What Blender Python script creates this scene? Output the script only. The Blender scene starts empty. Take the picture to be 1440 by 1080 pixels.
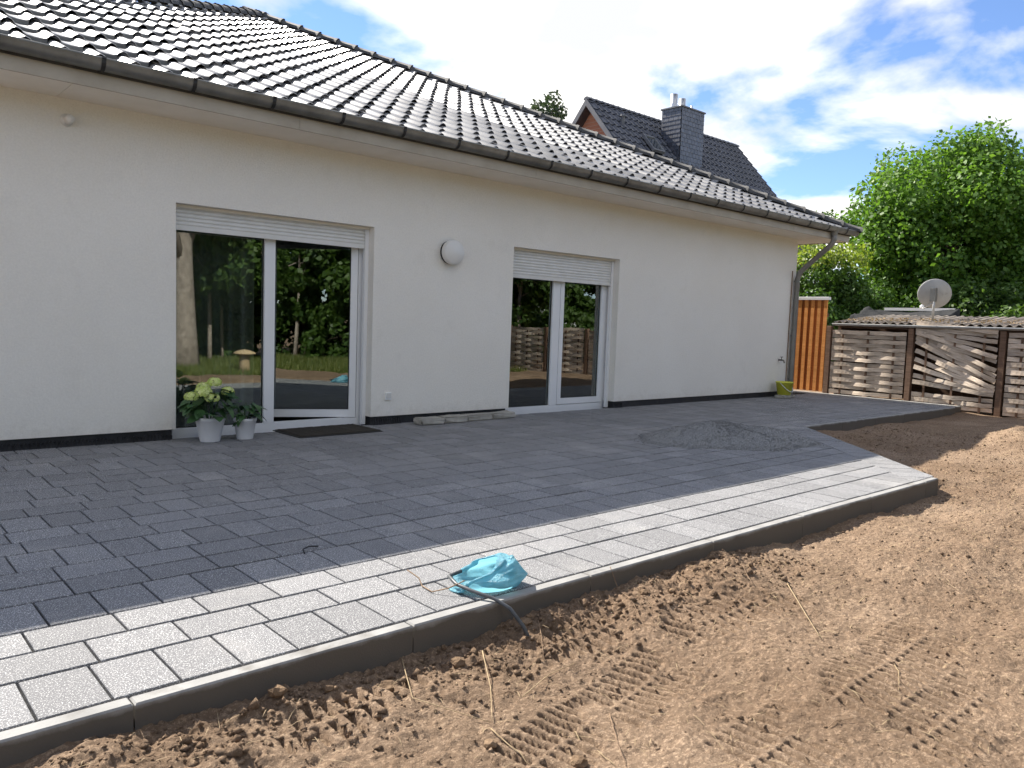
import bpy, bmesh, math, random
import numpy as np
from mathutils import Vector, Matrix
rad = math.radians
random.seed(7); rng = np.random.default_rng(7)
sc = bpy.context.scene
col = sc.collection

# ------------------------------------------------------------------ camera
# world: x runs along the house wall, y into the house, z up, z=0 is the patio top
F_PX, CAM_H = 1099.0, 1.19
PITCH, ROLL, YAW = rad(4.549), rad(2.036), rad(48.043)
Fv = np.array([math.cos(YAW)*math.cos(PITCH), math.sin(YAW)*math.cos(PITCH), -math.sin(PITCH)])
R0 = np.array([math.sin(YAW), -math.cos(YAW), 0.0]); U0 = np.cross(R0, Fv)
Rv = R0*math.cos(ROLL)+U0*math.sin(ROLL); Uv = U0*math.cos(ROLL)-R0*math.sin(ROLL)
cam_d = bpy.data.cameras.new('camera'); cam = bpy.data.objects.new('camera', cam_d); col.objects.link(cam)
cam_d.sensor_width = 36.0; cam_d.lens = F_PX/1440*36; cam_d.clip_start = 0.05; cam_d.clip_end = 2000
cam.matrix_world = Matrix(((Rv[0], Uv[0], -Fv[0], 0), (Rv[1], Uv[1], -Fv[1], 0), (Rv[2], Uv[2], -Fv[2], CAM_H), (0, 0, 0, 1)))
sc.camera = cam

# ------------------------------------------------------------------ light
SUN = Vector((-0.10, 1.0, 0.903)).normalized()
SUN_STRENGTH, SKY_STRENGTH, EXPOSURE = 2.2, 0.064, 2.4
el = math.asin(SUN.z); az = math.atan2(SUN.x, SUN.y)
sun_d = bpy.data.lights.new('sun', 'SUN'); sun_d.energy = SUN_STRENGTH; sun_d.angle = rad(0.53); sun_d.color = (1.0, 0.94, 0.85)
sun = bpy.data.objects.new('sun', sun_d); col.objects.link(sun)
sun.rotation_euler = SUN.to_track_quat('Z', 'Y').to_euler()
w = bpy.data.worlds.new('World'); sc.world = w; w.use_nodes = True
nt = w.node_tree; N = nt.nodes; L = nt.links; N.clear()
def nd(tree, t, **kw):
    n = tree.nodes.new(t)
    for k, v in kw.items():
        if k.startswith('i_'): n.inputs[int(k[2:])].default_value = v
        else: setattr(n, k, v)
    return n
def mth(tree, op, a, b=None, clamp=False):
    n = tree.nodes.new('ShaderNodeMath'); n.operation = op; n.use_clamp = clamp
    for i, v in enumerate((a, b)):
        if v is None: continue
        if hasattr(v, 'links'): tree.links.new(v, n.inputs[i])
        else: n.inputs[i].default_value = v
    return n.outputs[0]
sky = nd(nt, 'ShaderNodeTexSky', sky_type='NISHITA', sun_disc=False, sun_elevation=el, sun_rotation=az, altitude=50, air_density=0.85, dust_density=0.0, ozone_density=3.0)
tc = nd(nt, 'ShaderNodeTexCoord')
sep = nd(nt, 'ShaderNodeSeparateXYZ'); L.new(tc.outputs['Generated'], sep.inputs[0])
zc = mth(nt, 'ADD', mth(nt, 'MAXIMUM', sep.outputs[2], 0.0), 0.22)
cmb = nd(nt, 'ShaderNodeCombineXYZ')
L.new(mth(nt, 'DIVIDE', sep.outputs[0], zc), cmb.inputs[0]); L.new(mth(nt, 'DIVIDE', sep.outputs[1], zc), cmb.inputs[1])
mp = nd(nt, 'ShaderNodeMapping'); L.new(cmb.outputs[0], mp.inputs[0]); mp.inputs['Location'].default_value = (3.997, 5.518, 0.09)
n1 = nd(nt, 'ShaderNodeTexNoise'); L.new(mp.outputs[0], n1.inputs['Vector'])
n1.inputs['Scale'].default_value = 1.45; n1.inputs['Detail'].default_value = 8; n1.inputs['Roughness'].default_value = 0.52; n1.inputs['Distortion'].default_value = 0.25
cr = nd(nt, 'ShaderNodeValToRGB'); L.new(n1.outputs[0], cr.inputs[0])
cr.color_ramp.elements[0].position = 0.462; cr.color_ramp.elements[1].position = 0.55
n2 = nd(nt, 'ShaderNodeTexNoise'); L.new(mp.outputs[0], n2.inputs['Vector']); n2.inputs['Scale'].default_value = 2.4; n2.inputs['Detail'].default_value = 6
cr2 = nd(nt, 'ShaderNodeValToRGB'); L.new(n2.outputs[0], cr2.inputs[0])
cr2.color_ramp.elements[0].position = 0.34; cr2.color_ramp.elements[0].color = (2.9, 2.95, 3.05, 1)
cr2.color_ramp.elements[1].position = 0.66; cr2.color_ramp.elements[1].color = (4.7, 4.58, 4.4, 1)
skb = nd(nt, 'ShaderNodeMix', data_type='RGBA', blend_type='MULTIPLY'); skb.inputs[0].default_value = 1.0
L.new(sky.outputs[0], skb.inputs[6]); skb.inputs[7].default_value = (0.56, 0.585, 0.66, 1)
mx = nd(nt, 'ShaderNodeMix', data_type='RGBA')
L.new(cr.outputs[0], mx.inputs[0]); L.new(skb.outputs[2], mx.inputs[6]); L.new(cr2.outputs[0], mx.inputs[7])
bg = nd(nt, 'ShaderNodeBackground'); bg.inputs[1].default_value = SKY_STRENGTH
L.new(mx.outputs[2], bg.inputs[0]); wo = nd(nt, 'ShaderNodeOutputWorld'); L.new(bg.outputs[0], wo.inputs[0])
vs = sc.view_settings; vs.view_transform = 'Standard'; vs.look = 'None'; vs.exposure = EXPOSURE; vs.gamma = 1.0; vs.use_curve_mapping = False
sc.cycles.max_bounces = 8; sc.cycles.transparent_max_bounces = 12

# ------------------------------------------------------------------ helpers
def ray(u, v): return Fv*F_PX+Rv*(u-720)-Uv*(v-540)
def gnd(u, v, z=0.0):
    d = ray(u, v); t = (z-CAM_H)/d[2]; return np.array([0, 0, CAM_H])+d*t
def pxdist(p):
    q = np.array(p)-np.array([0, 0, CAM_H]); dep = q@Fv
    if dep < 0.3: return None
    return 720+F_PX*(q@Rv)/dep, 540-F_PX*(q@Uv)/dep, dep

def link(o, parent=None):
    col.objects.link(o)
    if parent is not None: o.parent = parent
    return o
def mesh_obj(name, verts, faces, mat, parent=None, smooth=False, mats=None, fmat=None):
    me = bpy.data.meshes.new(name); me.from_pydata([tuple(v) for v in verts], [], faces)
    if mats: 
        for m in mats: me.materials.append(m)
        if fmat is not None: me.polygons.foreach_set('material_index', fmat)
    elif mat: me.materials.append(mat)
    if smooth: me.polygons.foreach_set('use_smooth', [True]*len(me.polygons))
    me.update()
    return link(bpy.data.objects.new(name, me), parent)
def np_mesh(name, V, Q, mat, smooth=False, attr=None):
    """V (n,3), Q (m,3|4) quickly into a mesh"""
    V = np.asarray(V, np.float32); Q = np.asarray(Q, np.int32); k = Q.shape[1]
    me = bpy.data.meshes.new(name); me.vertices.add(len(V)); me.vertices.foreach_set('co', V.ravel())
    me.loops.add(Q.size); me.loops.foreach_set('vertex_index', Q.ravel())
    me.polygons.add(len(Q)); me.polygons.foreach_set('loop_start', np.arange(0, Q.size, k, dtype=np.int32))
    if smooth: me.polygons.foreach_set('use_smooth', np.ones(len(Q), bool))
    me.materials.append(mat)
    if attr is not None:
        a = me.attributes.new('tint', 'FLOAT', 'FACE'); a.data.foreach_set('value', np.asarray(attr, np.float32))
    me.update(); me.validate()
    return me
def obj(name, me, parent=None, loc=None, rot=None):
    o = bpy.data.objects.new(name, me); link(o, parent)
    if loc is not None: o.location = loc
    if rot is not None: o.rotation_euler = rot
    return o
def tag(o, label=None, cat=None, group=None, kind=None):
    if label: o['label'] = label
    if cat: o['category'] = cat
    if group: o['group'] = group
    if kind: o['kind'] = kind
    return o
def empty(name, loc=(0, 0, 0), label=None, cat=None, group=None, parent=None):
    e = bpy.data.objects.new(name, None); link(e, parent); e.location = loc; e.empty_display_size = 0.1
    return tag(e, label, cat, group)

class MB:
    def __init__(s): s.v = []; s.f = []
    def add(s, vs, fs):
        o = len(s.v); s.v += [tuple(map(float, v)) for v in vs]; s.f += [tuple(i+o for i in f) for f in fs]; return s
    def box(s, x0, x1, y0, y1, z0, z1, c=0.0):
        if c <= 0:
            return s.add([(x0, y0, z0), (x1, y0, z0), (x1, y1, z0), (x0, y1, z0), (x0, y0, z1), (x1, y0, z1), (x1, y1, z1), (x0, y1, z1)],
                  [(0, 3, 2, 1), (4, 5, 6, 7), (0, 1, 5, 4), (1, 2, 6, 5), (2, 3, 7, 6), (3, 0, 4, 7)])
        return s.prism([(x0, y0), (x1, y0), (x1, y1), (x0, y1)], z0, z1, c)
    def prism(s, poly, z0, z1, c=0.0):
        """vertical prism over a convex ccw polygon, top edge chamfered by c"""
        n = len(poly); P = np.array(poly, float)
        cen = P.mean(0)
        if c > 0:
            T = []
            for i in range(n):
                a, b, d = P[i-1], P[i], P[(i+1) % n]
                e1 = (b-a)/max(1e-6, np.linalg.norm(b-a)); e2 = (d-b)/max(1e-6, np.linalg.norm(d-b))
                n1_, n2_ = np.array([-e1[1], e1[0]]), np.array([-e2[1], e2[0]])
                m = n1_+n2_; m /= max(0.3, (m@m)/2)
                T.append(b+m*c)
            V = [(p[0], p[1], z0) for p in P]+[(p[0], p[1], z1-c) for p in P]+[(t[0], t[1], z1) for t in T]
            fs = [tuple(range(2*n, 3*n)), tuple(range(n-1, -1, -1))]
            for i in range(n):
                j = (i+1) % n; fs += [(i, j, n+j, n+i), (n+i, n+j, 2*n+j, 2*n+i)]
        else:
            V = [(p[0], p[1], z0) for p in P]+[(p[0], p[1], z1) for p in P]
            fs = [tuple(range(n, 2*n)), tuple(range(n-1, -1, -1))]+[(i, (i+1) % n, n+(i+1) % n, n+i) for i in range(n)]
        return s.add(V, fs)
    def tube(s, pts, r, seg=8, cap=True):
        pts = [np.array(p, float) for p in pts]; rs = r if hasattr(r, '__len__') else [r]*len(pts)
        rings = []; up = None
        for i, p in enumerate(pts):
            t = pts[min(i+1, len(pts)-1)]-pts[max(i-1, 0)]; t /= max(1e-9, np.linalg.norm(t))
            if up is None:
                up = np.array([0, 0, 1.0]) if abs(t[2]) < .9 else np.array([1.0, 0, 0])
            a = np.cross(t, up); a /= np.linalg.norm(a); b = np.cross(a, t); up = b
            rings.append([p+rs[i]*(a*math.cos(k*2*math.pi/seg)+b*math.sin(k*2*math.pi/seg)) for k in range(seg)])
        V = [q for r_ in rings for q in r_]; fs = []
        for i in range(len(pts)-1):
            for k in range(seg):
                k2 = (k+1) % seg; fs.append((i*seg+k, (i+1)*seg+k, (i+1)*seg+k2, i*seg+k2))
        if cap: fs += [tuple(range(seg)), tuple(range(len(V)-1, len(V)-seg-1, -1))]
        return s.add(V, fs)
    def lathe(s, prof, c=(0, 0, 0), seg=24, axis='z'):
        V = []; fs = []
        for (r, z) in prof:
            for k in range(seg):
                a = 2*math.pi*k/seg; x, y = r*math.cos(a), r*math.sin(a)
                p = (x, y, z) if axis == 'z' else ((x, z, y) if axis == 'y' else (z, x, y))
                V.append((p[0]+c[0], p[1]+c[1], p[2]+c[2]))
        for i in range(len(prof)-1):
            for k in range(seg):
                k2 = (k+1) % seg; q = (i*seg+k, i*seg+k2, (i+1)*seg+k2, (i+1)*seg+k)
                fs.append(q if axis != 'y' else q[::-1])
        return s.add(V, fs)
    def build(s, name, mat, parent=None, smooth=False): return mesh_obj(name, s.v, s.f, mat, parent, smooth)
    def mesh(s, name, mat):
        me = bpy.data.meshes.new(name); me.from_pydata(s.v, [], s.f); me.materials.append(mat); me.update(); return me

# numpy value noise
_P = rng.random((512, 512)).astype(np.float32)
def vnoise(x, y):
    xi = np.floor(x).astype(int); yi = np.floor(y).astype(int); fx = x-xi; fy = y-yi
    fx = fx*fx*(3-2*fx); fy = fy*fy*(3-2*fy)
    a = _P[xi % 512, yi % 512]; b = _P[(xi+1) % 512, yi % 512]; c = _P[xi % 512, (yi+1) % 512]; d = _P[(xi+1) % 512, (yi+1) % 512]
    return (a*(1-fx)+b*fx)*(1-fy)+(c*(1-fx)+d*fx)*fy-0.5
def fbm(x, y, octv=4, g=0.5):
    s = 0; a = 1.0
    for i in range(octv): s = s+a*vnoise(x*2**i+i*37.3, y*2**i+i*91.7); a *= g
    return s
def sstep(a, b, x):
    t = np.clip((x-a)/(b-a), 0, 1); return t*t*(3-2*t)

# ------------------------------------------------------------------ materials
def new_mat(name):
    m = bpy.data.materials.new(name); m.use_nodes = True; t = m.node_tree; t.nodes.clear()
    o = nd(t, 'ShaderNodeOutputMaterial'); b = nd(t, 'ShaderNodeBsdfPrincipled'); t.links.new(b.outputs[0], o.inputs[0])
    return m, t, b, o
def rgba(c): return (c[0], c[1], c[2], 1.0)
def coords(t, mode):
    if mode == 'world': return nd(t, 'ShaderNodeNewGeometry').outputs['Position']
    return nd(t, 'ShaderNodeTexCoord').outputs['Object']
def noise(t, vec, scale, detail=4, rough=0.55, dist=0.0):
    n = nd(t, 'ShaderNodeTexNoise'); t.links.new(vec, n.inputs['Vector']); n.inputs['Scale'].default_value = scale
    n.inputs['Detail'].default_value = detail; n.inputs['Roughness'].default_value = rough; n.inputs['Distortion'].default_value = dist
    return n.outputs[0]
def ramp(t, fac, p0, p1, c0=(0, 0, 0), c1=(1, 1, 1)):
    r = nd(t, 'ShaderNodeValToRGB'); t.links.new(fac, r.inputs[0]); e = r.color_ramp.elements
    e[0].position = p0; e[1].position = p1; e[0].color = rgba(c0); e[1].color = rgba(c1); return r.outputs[0]
def mixc(t, fac, a, b, mode='MIX'):
    m = nd(t, 'ShaderNodeMix', data_type='RGBA', blend_type=mode)
    for s, v in ((0, fac), (6, a), (7, b)):
        if hasattr(v, 'links'): t.links.new(v, m.inputs[s])
        else: m.inputs[s].default_value = v if s == 0 else rgba(v)
    return m.outputs[2]
def bump(t, b, h, strength, dist):
    n = nd(t, 'ShaderNodeBump'); n.inputs['Strength'].default_value = strength; n.inputs['Distance'].default_value = dist
    t.links.new(h, n.inputs['Height']); t.links.new(n.outputs[0], b.inputs['Normal'])
def pmat(name, c0, c1, scale=8, rough=0.6, bs=0.0, bscale=60, bd=0.004, mode='object', spec=0.5, metal=0.0, detail=5, stain=None):
    m, t, b, o = new_mat(name); v = coords(t, mode)
    c = ramp(t, noise(t, v, scale, detail), 0.32, 0.68, c0, c1)
    if stain:
        c = mixc(t, ramp(t, noise(t, v, stain[1], 6, 0.6), stain[2], stain[2]+0.15), c, stain[0])
    t.links.new(c, b.inputs['Base Color']); b.inputs['Roughness'].default_value = rough
    b.inputs['Specular IOR Level'].default_value = spec; b.inputs['Metallic'].default_value = metal
    if bs > 0: bump(t, b, noise(t, v, bscale, 6, 0.6), bs, bd)
    return m
M = {}
# plaster
m, t, b, o = new_mat('plaster'); M['plaster'] = m; v = coords(t, 'world')
c = ramp(t, noise(t, v, 1.3, 6), .3, .7, (0.835, 0.80, 0.73), (0.88, 0.85, 0.785))
c = mixc(t, mth(t, 'MULTIPLY', ramp(t, noise(t, v, 55, 5, .7), .38, .62), .16), c, (0.55, 0.52, 0.47))
c = mixc(t, mth(t, 'MULTIPLY', ramp(t, noise(t, v, 2.6, 8, .7), .56, .72), .22), c, (0.62, 0.58, 0.51))
sz = nd(t, 'ShaderNodeSeparateXYZ'); t.links.new(v, sz.inputs[0])
spl = mth(t, 'ADD', mth(t, 'MULTIPLY', sz.outputs[2], -1.5), noise(t, v, 9, 8, .75))
c = mixc(t, mth(t, 'MULTIPLY', ramp(t, spl, .18, .55), .35), c, (0.50, 0.45, 0.38))
t.links.new(c, b.inputs['Base Color']); b.inputs['Roughness'].default_value = .92; b.inputs['Specular IOR Level'].default_value = .2
bump(t, b, noise(t, v, 80, 6, .7), .9, .008)
M['white_board'] = pmat('white_painted_board', (0.78, 0.73, 0.64), (0.84, 0.79, 0.71), 3, 0.6, 0.15, 40, 0.002, 'world', 0.35)
M['fascia'] = pmat('beige_fascia', (0.38, 0.335, 0.265), (0.46, 0.415, 0.34), 3, 0.6, 0.1, 40, 0.002, 'world', 0.35)
M['pvc'] = pmat('white_pvc', (0.78, 0.79, 0.80), (0.84, 0.84, 0.84), 3, 0.3, 0, mode='world')
M['shutter'] = pmat('shutter_plastic', (0.66, 0.65, 0.61), (0.74, 0.73, 0.70), 6, 0.45, 0, mode='world')
M['membrane'] = pmat('black_membrane', (0.012, 0.012, 0.014), (0.03, 0.03, 0.033), 14, 0.55, 0.4, 50, 0.006, 'world')
M['zinc'] = pmat('weathered_zinc', (0.15, 0.15, 0.14), (0.25, 0.25, 0.235), 5, 0.45, 0.1, 30, 0.002, 'world', 0.5, 0.55, stain=((0.07, 0.065, 0.055), 3.0, 0.6))
M['zinc_pipe'] = pmat('grey_downpipe', (0.17, 0.165, 0.15), (0.24, 0.23, 0.21), 5, 0.5, 0, mode='world', metal=0.3)
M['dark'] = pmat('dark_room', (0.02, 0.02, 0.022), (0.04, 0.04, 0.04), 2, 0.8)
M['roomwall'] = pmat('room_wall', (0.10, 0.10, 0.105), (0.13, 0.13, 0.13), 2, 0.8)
M['rubber'] = pmat('black_rubber', (0.012, 0.012, 0.012), (0.025, 0.025, 0.024), 10, 0.6)

def tile_mat(name, c0, c1, rough, coat, use_attr):
    m, t, b, o = new_mat(name); v = coords(t, 'world')
    if use_attr: rnd = nd(t, 'ShaderNodeAttribute', attribute_name='tint').outputs['Fac']
    else: rnd = nd(t, 'ShaderNodeObjectInfo').outputs['Random']
    base = ramp(t, noise(t, v, 9, 6), 0.3, 0.7, c0, c1)
    k = mth(t, 'ADD', mth(t, 'MULTIPLY', rnd, 0.7), 0.62)
    hs = nd(t, 'ShaderNodeHueSaturation'); t.links.new(base, hs.inputs['Color']); t.links.new(k, hs.inputs['Value'])
    lich = ramp(t, noise(t, v, 38, 4, 0.6), 0.66, 0.74)
    t.links.new(mixc(t, mth(t, 'MULTIPLY', lich, 0.35), hs.outputs[0], (0.30, 0.28, 0.23)), b.inputs['Base Color'])
    b.inputs['Roughness'].default_value = rough; b.inputs['Specular IOR Level'].default_value = 0.75
    b.inputs['Coat Weight'].default_value = coat; b.inputs['Coat Roughness'].default_value = 0.32
    bump(t, b, noise(t, v, 70, 5, 0.6), 0.25, 0.003)
    return m
M['tile'] = tile_mat('roof_tile_glaze', (0.19, 0.182, 0.17), (0.27, 0.26, 0.245), 0.5, 0.6, False)
M['tile_s'] = tile_mat('roof_tile_glaze_far', (0.19, 0.182, 0.17), (0.27, 0.26, 0.245), 0.5, 0.6, True)
M['tile_n'] = tile_mat('neighbour_tile_glaze', (0.028, 0.032, 0.045), (0.05, 0.054, 0.07), 0.45, 0.2, True)
M['hip'] = pmat('ridge_tile_grey', (0.05, 0.05, 0.05), (0.10, 0.098, 0.095), 7, 0.75, 0.3, 40, 0.004, 'world', 0.25)

def paver_mat(name, use_attr):
    m, t, b, o = new_mat(name); v = coords(t, 'world')
    rnd = nd(t, 'ShaderNodeAttribute', attribute_name='tint').outputs['Fac'] if use_attr else nd(t, 'ShaderNodeObjectInfo').outputs['Random']
    base = ramp(t, noise(t, v, 5, 5), 0.3, 0.7, (0.525, 0.52, 0.508), (0.60, 0.595, 0.58))
    agg = noise(t, v, 150, 4, 0.75)
    c = mixc(t, ramp(t, agg, 0.56, 0.66), base, (0.74, 0.73, 0.71))
    c = mixc(t, ramp(t, noise(t, v, 190, 3, 0.7), 0.42, 0.32), c, (0.16, 0.16, 0.165))
    c = mixc(t, mth(t, 'MULTIPLY', ramp(t, noise(t, v, 1.3, 6, 0.65), 0.55, 0.75), 0.35), c, (0.46, 0.44, 0.41))
    hs = nd(t, 'ShaderNodeHueSaturation'); t.links.new(c, hs.inputs['Color'])
    t.links.new(mth(t, 'ADD', mth(t, 'MULTIPLY', rnd, 0.24), 0.87), hs.inputs['Value'])
    t.links.new(hs.outputs[0], b.inputs['Base Color']); b.inputs['Roughness'].default_value = 0.8; b.inputs['Specular IOR Level'].default_value = 0.3
    bump(t, b, agg, 0.55, 0.004)
    return m
M['paver'] = paver_mat('granite_paver', False); M['paver_s'] = paver_mat('granite_paver_far', True)
M['bedding'] = pmat('joint_sand', (0.02, 0.019, 0.018), (0.07, 0.065, 0.058), 30, 0.95, 0.5, 200, 0.004, 'world')
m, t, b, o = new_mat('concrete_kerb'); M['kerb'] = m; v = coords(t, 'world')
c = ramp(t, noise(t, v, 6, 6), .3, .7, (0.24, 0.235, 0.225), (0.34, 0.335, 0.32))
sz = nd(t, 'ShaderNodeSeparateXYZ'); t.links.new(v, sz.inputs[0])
low_mask = mth(t, 'ADD', mth(t, 'MULTIPLY', sz.outputs[2], -14.0), mth(t, 'MULTIPLY', noise(t, v, 5, 6, .65), 0.9))
c = mixc(t, mth(t, 'MULTIPLY', ramp(t, low_mask, .50, .75), .9), c, (0.115, 0.098, 0.08))  # dark brown from just below the top edge down, border broken by noise
t.links.new(c, b.inputs['Base Color']); b.inputs['Roughness'].default_value = .9; b.inputs['Specular IOR Level'].default_value = .25
bump(t, b, noise(t, v, 160, 6, .6), .5, .003)
# soil
m, t, b, o = new_mat('sandy_soil'); M['soil'] = m; v = coords(t, 'world')
c = ramp(t, noise(t, v, 1.1, 9, 0.62), 0.3, 0.7, (0.24, 0.16, 0.10), (0.45, 0.325, 0.222))
c = mixc(t, mth(t, 'MULTIPLY', ramp(t, noise(t, v, 0.7, 5, 0.6), 0.52, 0.66), 0.5), c, (0.22, 0.14, 0.085))
c = mixc(t, mth(t, 'MULTIPLY', ramp(t, noise(t, v, 34, 7, 0.75), 0.5, 0.75), 0.35), c, (0.62, 0.48, 0.34))
c = mixc(t, mth(t, 'MULTIPLY', ramp(t, noise(t, v, 60, 6, 0.75), 0.45, 0.30), 0.55), c, (0.12, 0.078, 0.05))
c = mixc(t, mth(t, 'MULTIPLY', ramp(t, noise(t, v, 3.7, 6, 0.75), 0.66, 0.74), 0.3), c, (0.44, 0.24, 0.12))
t.links.new(c, b.inputs['Base Color']); b.inputs['Roughness'].default_value = 0.95; b.inputs['Specular IOR Level'].default_value = 0.15
bump(t, b, noise(t, v, 42, 10, 0.72), 0.9, 0.03)
M['clod'] = pmat('soil_clod', (0.13, 0.085, 0.052), (0.27, 0.185, 0.115), 12, 0.95, 0.8, 70, 0.012, 'world', 0.15)
M['gravel'] = pmat('grey_chippings', (0.16, 0.158, 0.155), (0.44, 0.44, 0.43), 110, 0.9, 1.0, 170, 0.02, 'world', 0.25, detail=3)
M['straw'] = pmat('dry_straw', (0.26, 0.185, 0.10), (0.40, 0.30, 0.17), 30, 0.8)
M['root'] = pmat('dry_root', (0.16, 0.10, 0.06), (0.30, 0.20, 0.12), 30, 0.9)
def leaf_mat(name, ca, cb, trans=0.35, rough=0.5):
    m, t, b, o = new_mat(name); r = nd(t, 'ShaderNodeAttribute', attribute_name='tint').outputs['Fac']
    c = ramp(t, r, 0.0, 1.0, ca, cb); t.links.new(c, b.inputs['Base Color']); b.inputs['Roughness'].default_value = rough; b.inputs['Specular IOR Level'].default_value = 0.35
    tr = nd(t, 'ShaderNodeBsdfTranslucent'); t.links.new(mixc(t, 1.0, c, (1.5, 1.6, 0.8), 'MULTIPLY'), tr.inputs[0])
    ms = nd(t, 'ShaderNodeMixShader'); ms.inputs[0].default_value = trans
    t.links.new(b.outputs[0], ms.inputs[1]); t.links.new(tr.outputs[0], ms.inputs[2]); t.links.new(ms.outputs[0], o.inputs[0])
    return m
M['maple'] = leaf_mat('maple_leaves', (0.04, 0.105, 0.015), (0.14, 0.245, 0.04), 0.4)
M['bushleaf'] = leaf_mat('hedge_leaves', (0.022, 0.06, 0.012), (0.09, 0.17, 0.03), 0.3)
M['yellowleaf'] = leaf_mat('young_hedge_leaves', (0.14, 0.20, 0.03), (0.26, 0.31, 0.05), 0.35)
M['conifer'] = leaf_mat('dark_needles', (0.03, 0.055, 0.03), (0.07, 0.10, 0.055), 0.15)
M['wood_leaf'] = leaf_mat('woodland_leaves', (0.025, 0.06, 0.014), (0.10, 0.17, 0.035), 0.35)
M['bark'] = pmat('bark', (0.07, 0.055, 0.042), (0.16, 0.13, 0.10), 9, 0.9, 0.9, 25, 0.02, 'object', 0.2)
M['palebark'] = pmat('pale_bark', (0.24, 0.20, 0.17), (0.40, 0.34, 0.29), 9, 0.9, 0.9, 25, 0.02, 'object', 0.2)
# glass: clear mix of transmission and mirror reflection (double glazing)
m, t, b, o = new_mat('window_glass'); M['glass'] = m
fr = nd(t, 'ShaderNodeFresnel'); fr.inputs[0].default_value = 1.52
gl = nd(t, 'ShaderNodeBsdfGlossy'); gl.inputs['Roughness'].default_value = 0.0; gl.inputs[0].default_value = (0.95, 1.0, 0.98, 1)
tp = nd(t, 'ShaderNodeBsdfTransparent'); tp.inputs[0].default_value = (0.62, 0.66, 0.64, 1)
ms = nd(t, 'ShaderNodeMixShader'); t.links.new(mth(t, 'MULTIPLY', fr.outputs[0], 3.4, True), ms.inputs[0])
t.links.new(tp.outputs[0], ms.inputs[1]); t.links.new(gl.outputs[0], ms.inputs[2]); t.links.new(ms.outputs[0], o.inputs[0])

# ------------------------------------------------------------------ ground
WALL_Y = 7.38; KERB_Y = 2.43; DIAG_A = np.array([7.08, KERB_Y]); FAR_Y = 4.82
DU = np.array([0.69, 0.724]); DU /= np.linalg.norm(DU); DN = np.array([DU[1], -DU[0]])
DIAG_C = DIAG_A@DN; DIAG_B = DIAG_A+DU*((FAR_Y-KERB_Y)/DU[1]); PATIO_X1 = 14.54
def axis(parts):
    out = [np.arange(a, b, s) for a, b, s in parts]; return np.unique(np.round(np.concatenate(out), 5))
gx = axis([(-300, -40, 20), (-40, -4, 2.0), (-4, 0.2, 0.12), (0.2, 0.5, 0.03), (0.5, 3.5, 0.0075), (3.5, 5.6, 0.013), (5.6, 9.0, 0.025), (9.0, 15.2, 0.05), (15.2, 40, 1.2), (40, 301, 20)])
gy = axis([(-300, -40, 20), (-40, -6, 1.5), (-6, 0.2, 0.15), (0.2, 0.6, 0.02), (0.6, 2.47, 0.0075), (2.47, 4.9, 0.03), (4.9, 8, 0.25), (8, 40, 1.6), (40, 301, 20)])
GX, GY = np.meshgrid(gx, gy, indexing='ij')
near = sstep(60, 16, np.hypot(GX-4, GY-2)); fine = sstep(18, 8, np.hypot(GX, GY))
def soil_h(x, y):
    h = -0.105-0.05*sstep(2.4, -1.0, y)-0.12*sstep(0.5, -5, y)
    h = h+0.05*fbm(x*0.55+3, y*0.55, 3)+0.055*fbm(x*1.7, y*1.7+9, 3)
    return h
Zg = soil_h(GX, GY); Zlow = Zg+0
rid = 1-np.abs(2*vnoise(GX*6.3+5, GY*6.3))*1.0
Zg += fine*(0.016*fbm(GX*7, GY*7, 3, 0.55)+0.006*(rid-0.7)+0.009*fbm(GX*26, GY*26, 3, 0.65)+0.006*np.maximum(0, fbm(GX*70, GY*70, 2))*2)
# ridge of loose soil thrown up along the kerb
kd = KERB_Y-GY
rough_k = sstep(0.75, 0.12, kd)*sstep(-0.1, 0.05, kd)*(GX < 3.8)*(GX > -1)
Zg += rough_k*(0.018+0.034*fbm(GX*5+2, GY*5, 4, 0.6)+0.02*fbm(GX*22, GY*22, 3, 0.6))
# small ridges in the shaded strip beyond the diagonal edge and the mound behind it
for (mx_, my_, rx, ry, hh) in ((10.6, 4.35, 1.4, 0.22, 0.10), (12.6, 3.55, 1.2, 0.3, 0.09), (11.0, 2.85, 0.55, 0.4, 0.13), (12.2, 3.05, 0.9, 0.4, 0.10), (7.9, 2.2, 0.35, 0.3, -0.06), (5.6, 1.6, 0.8, 0.35, 0.06)):
    d2 = ((GX-mx_)/rx)**2+((GY-my_)/ry)**2
    Zg += np.exp(-d2)*hh*(1+0.7*fbm(GX*4, GY*4, 3))
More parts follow.
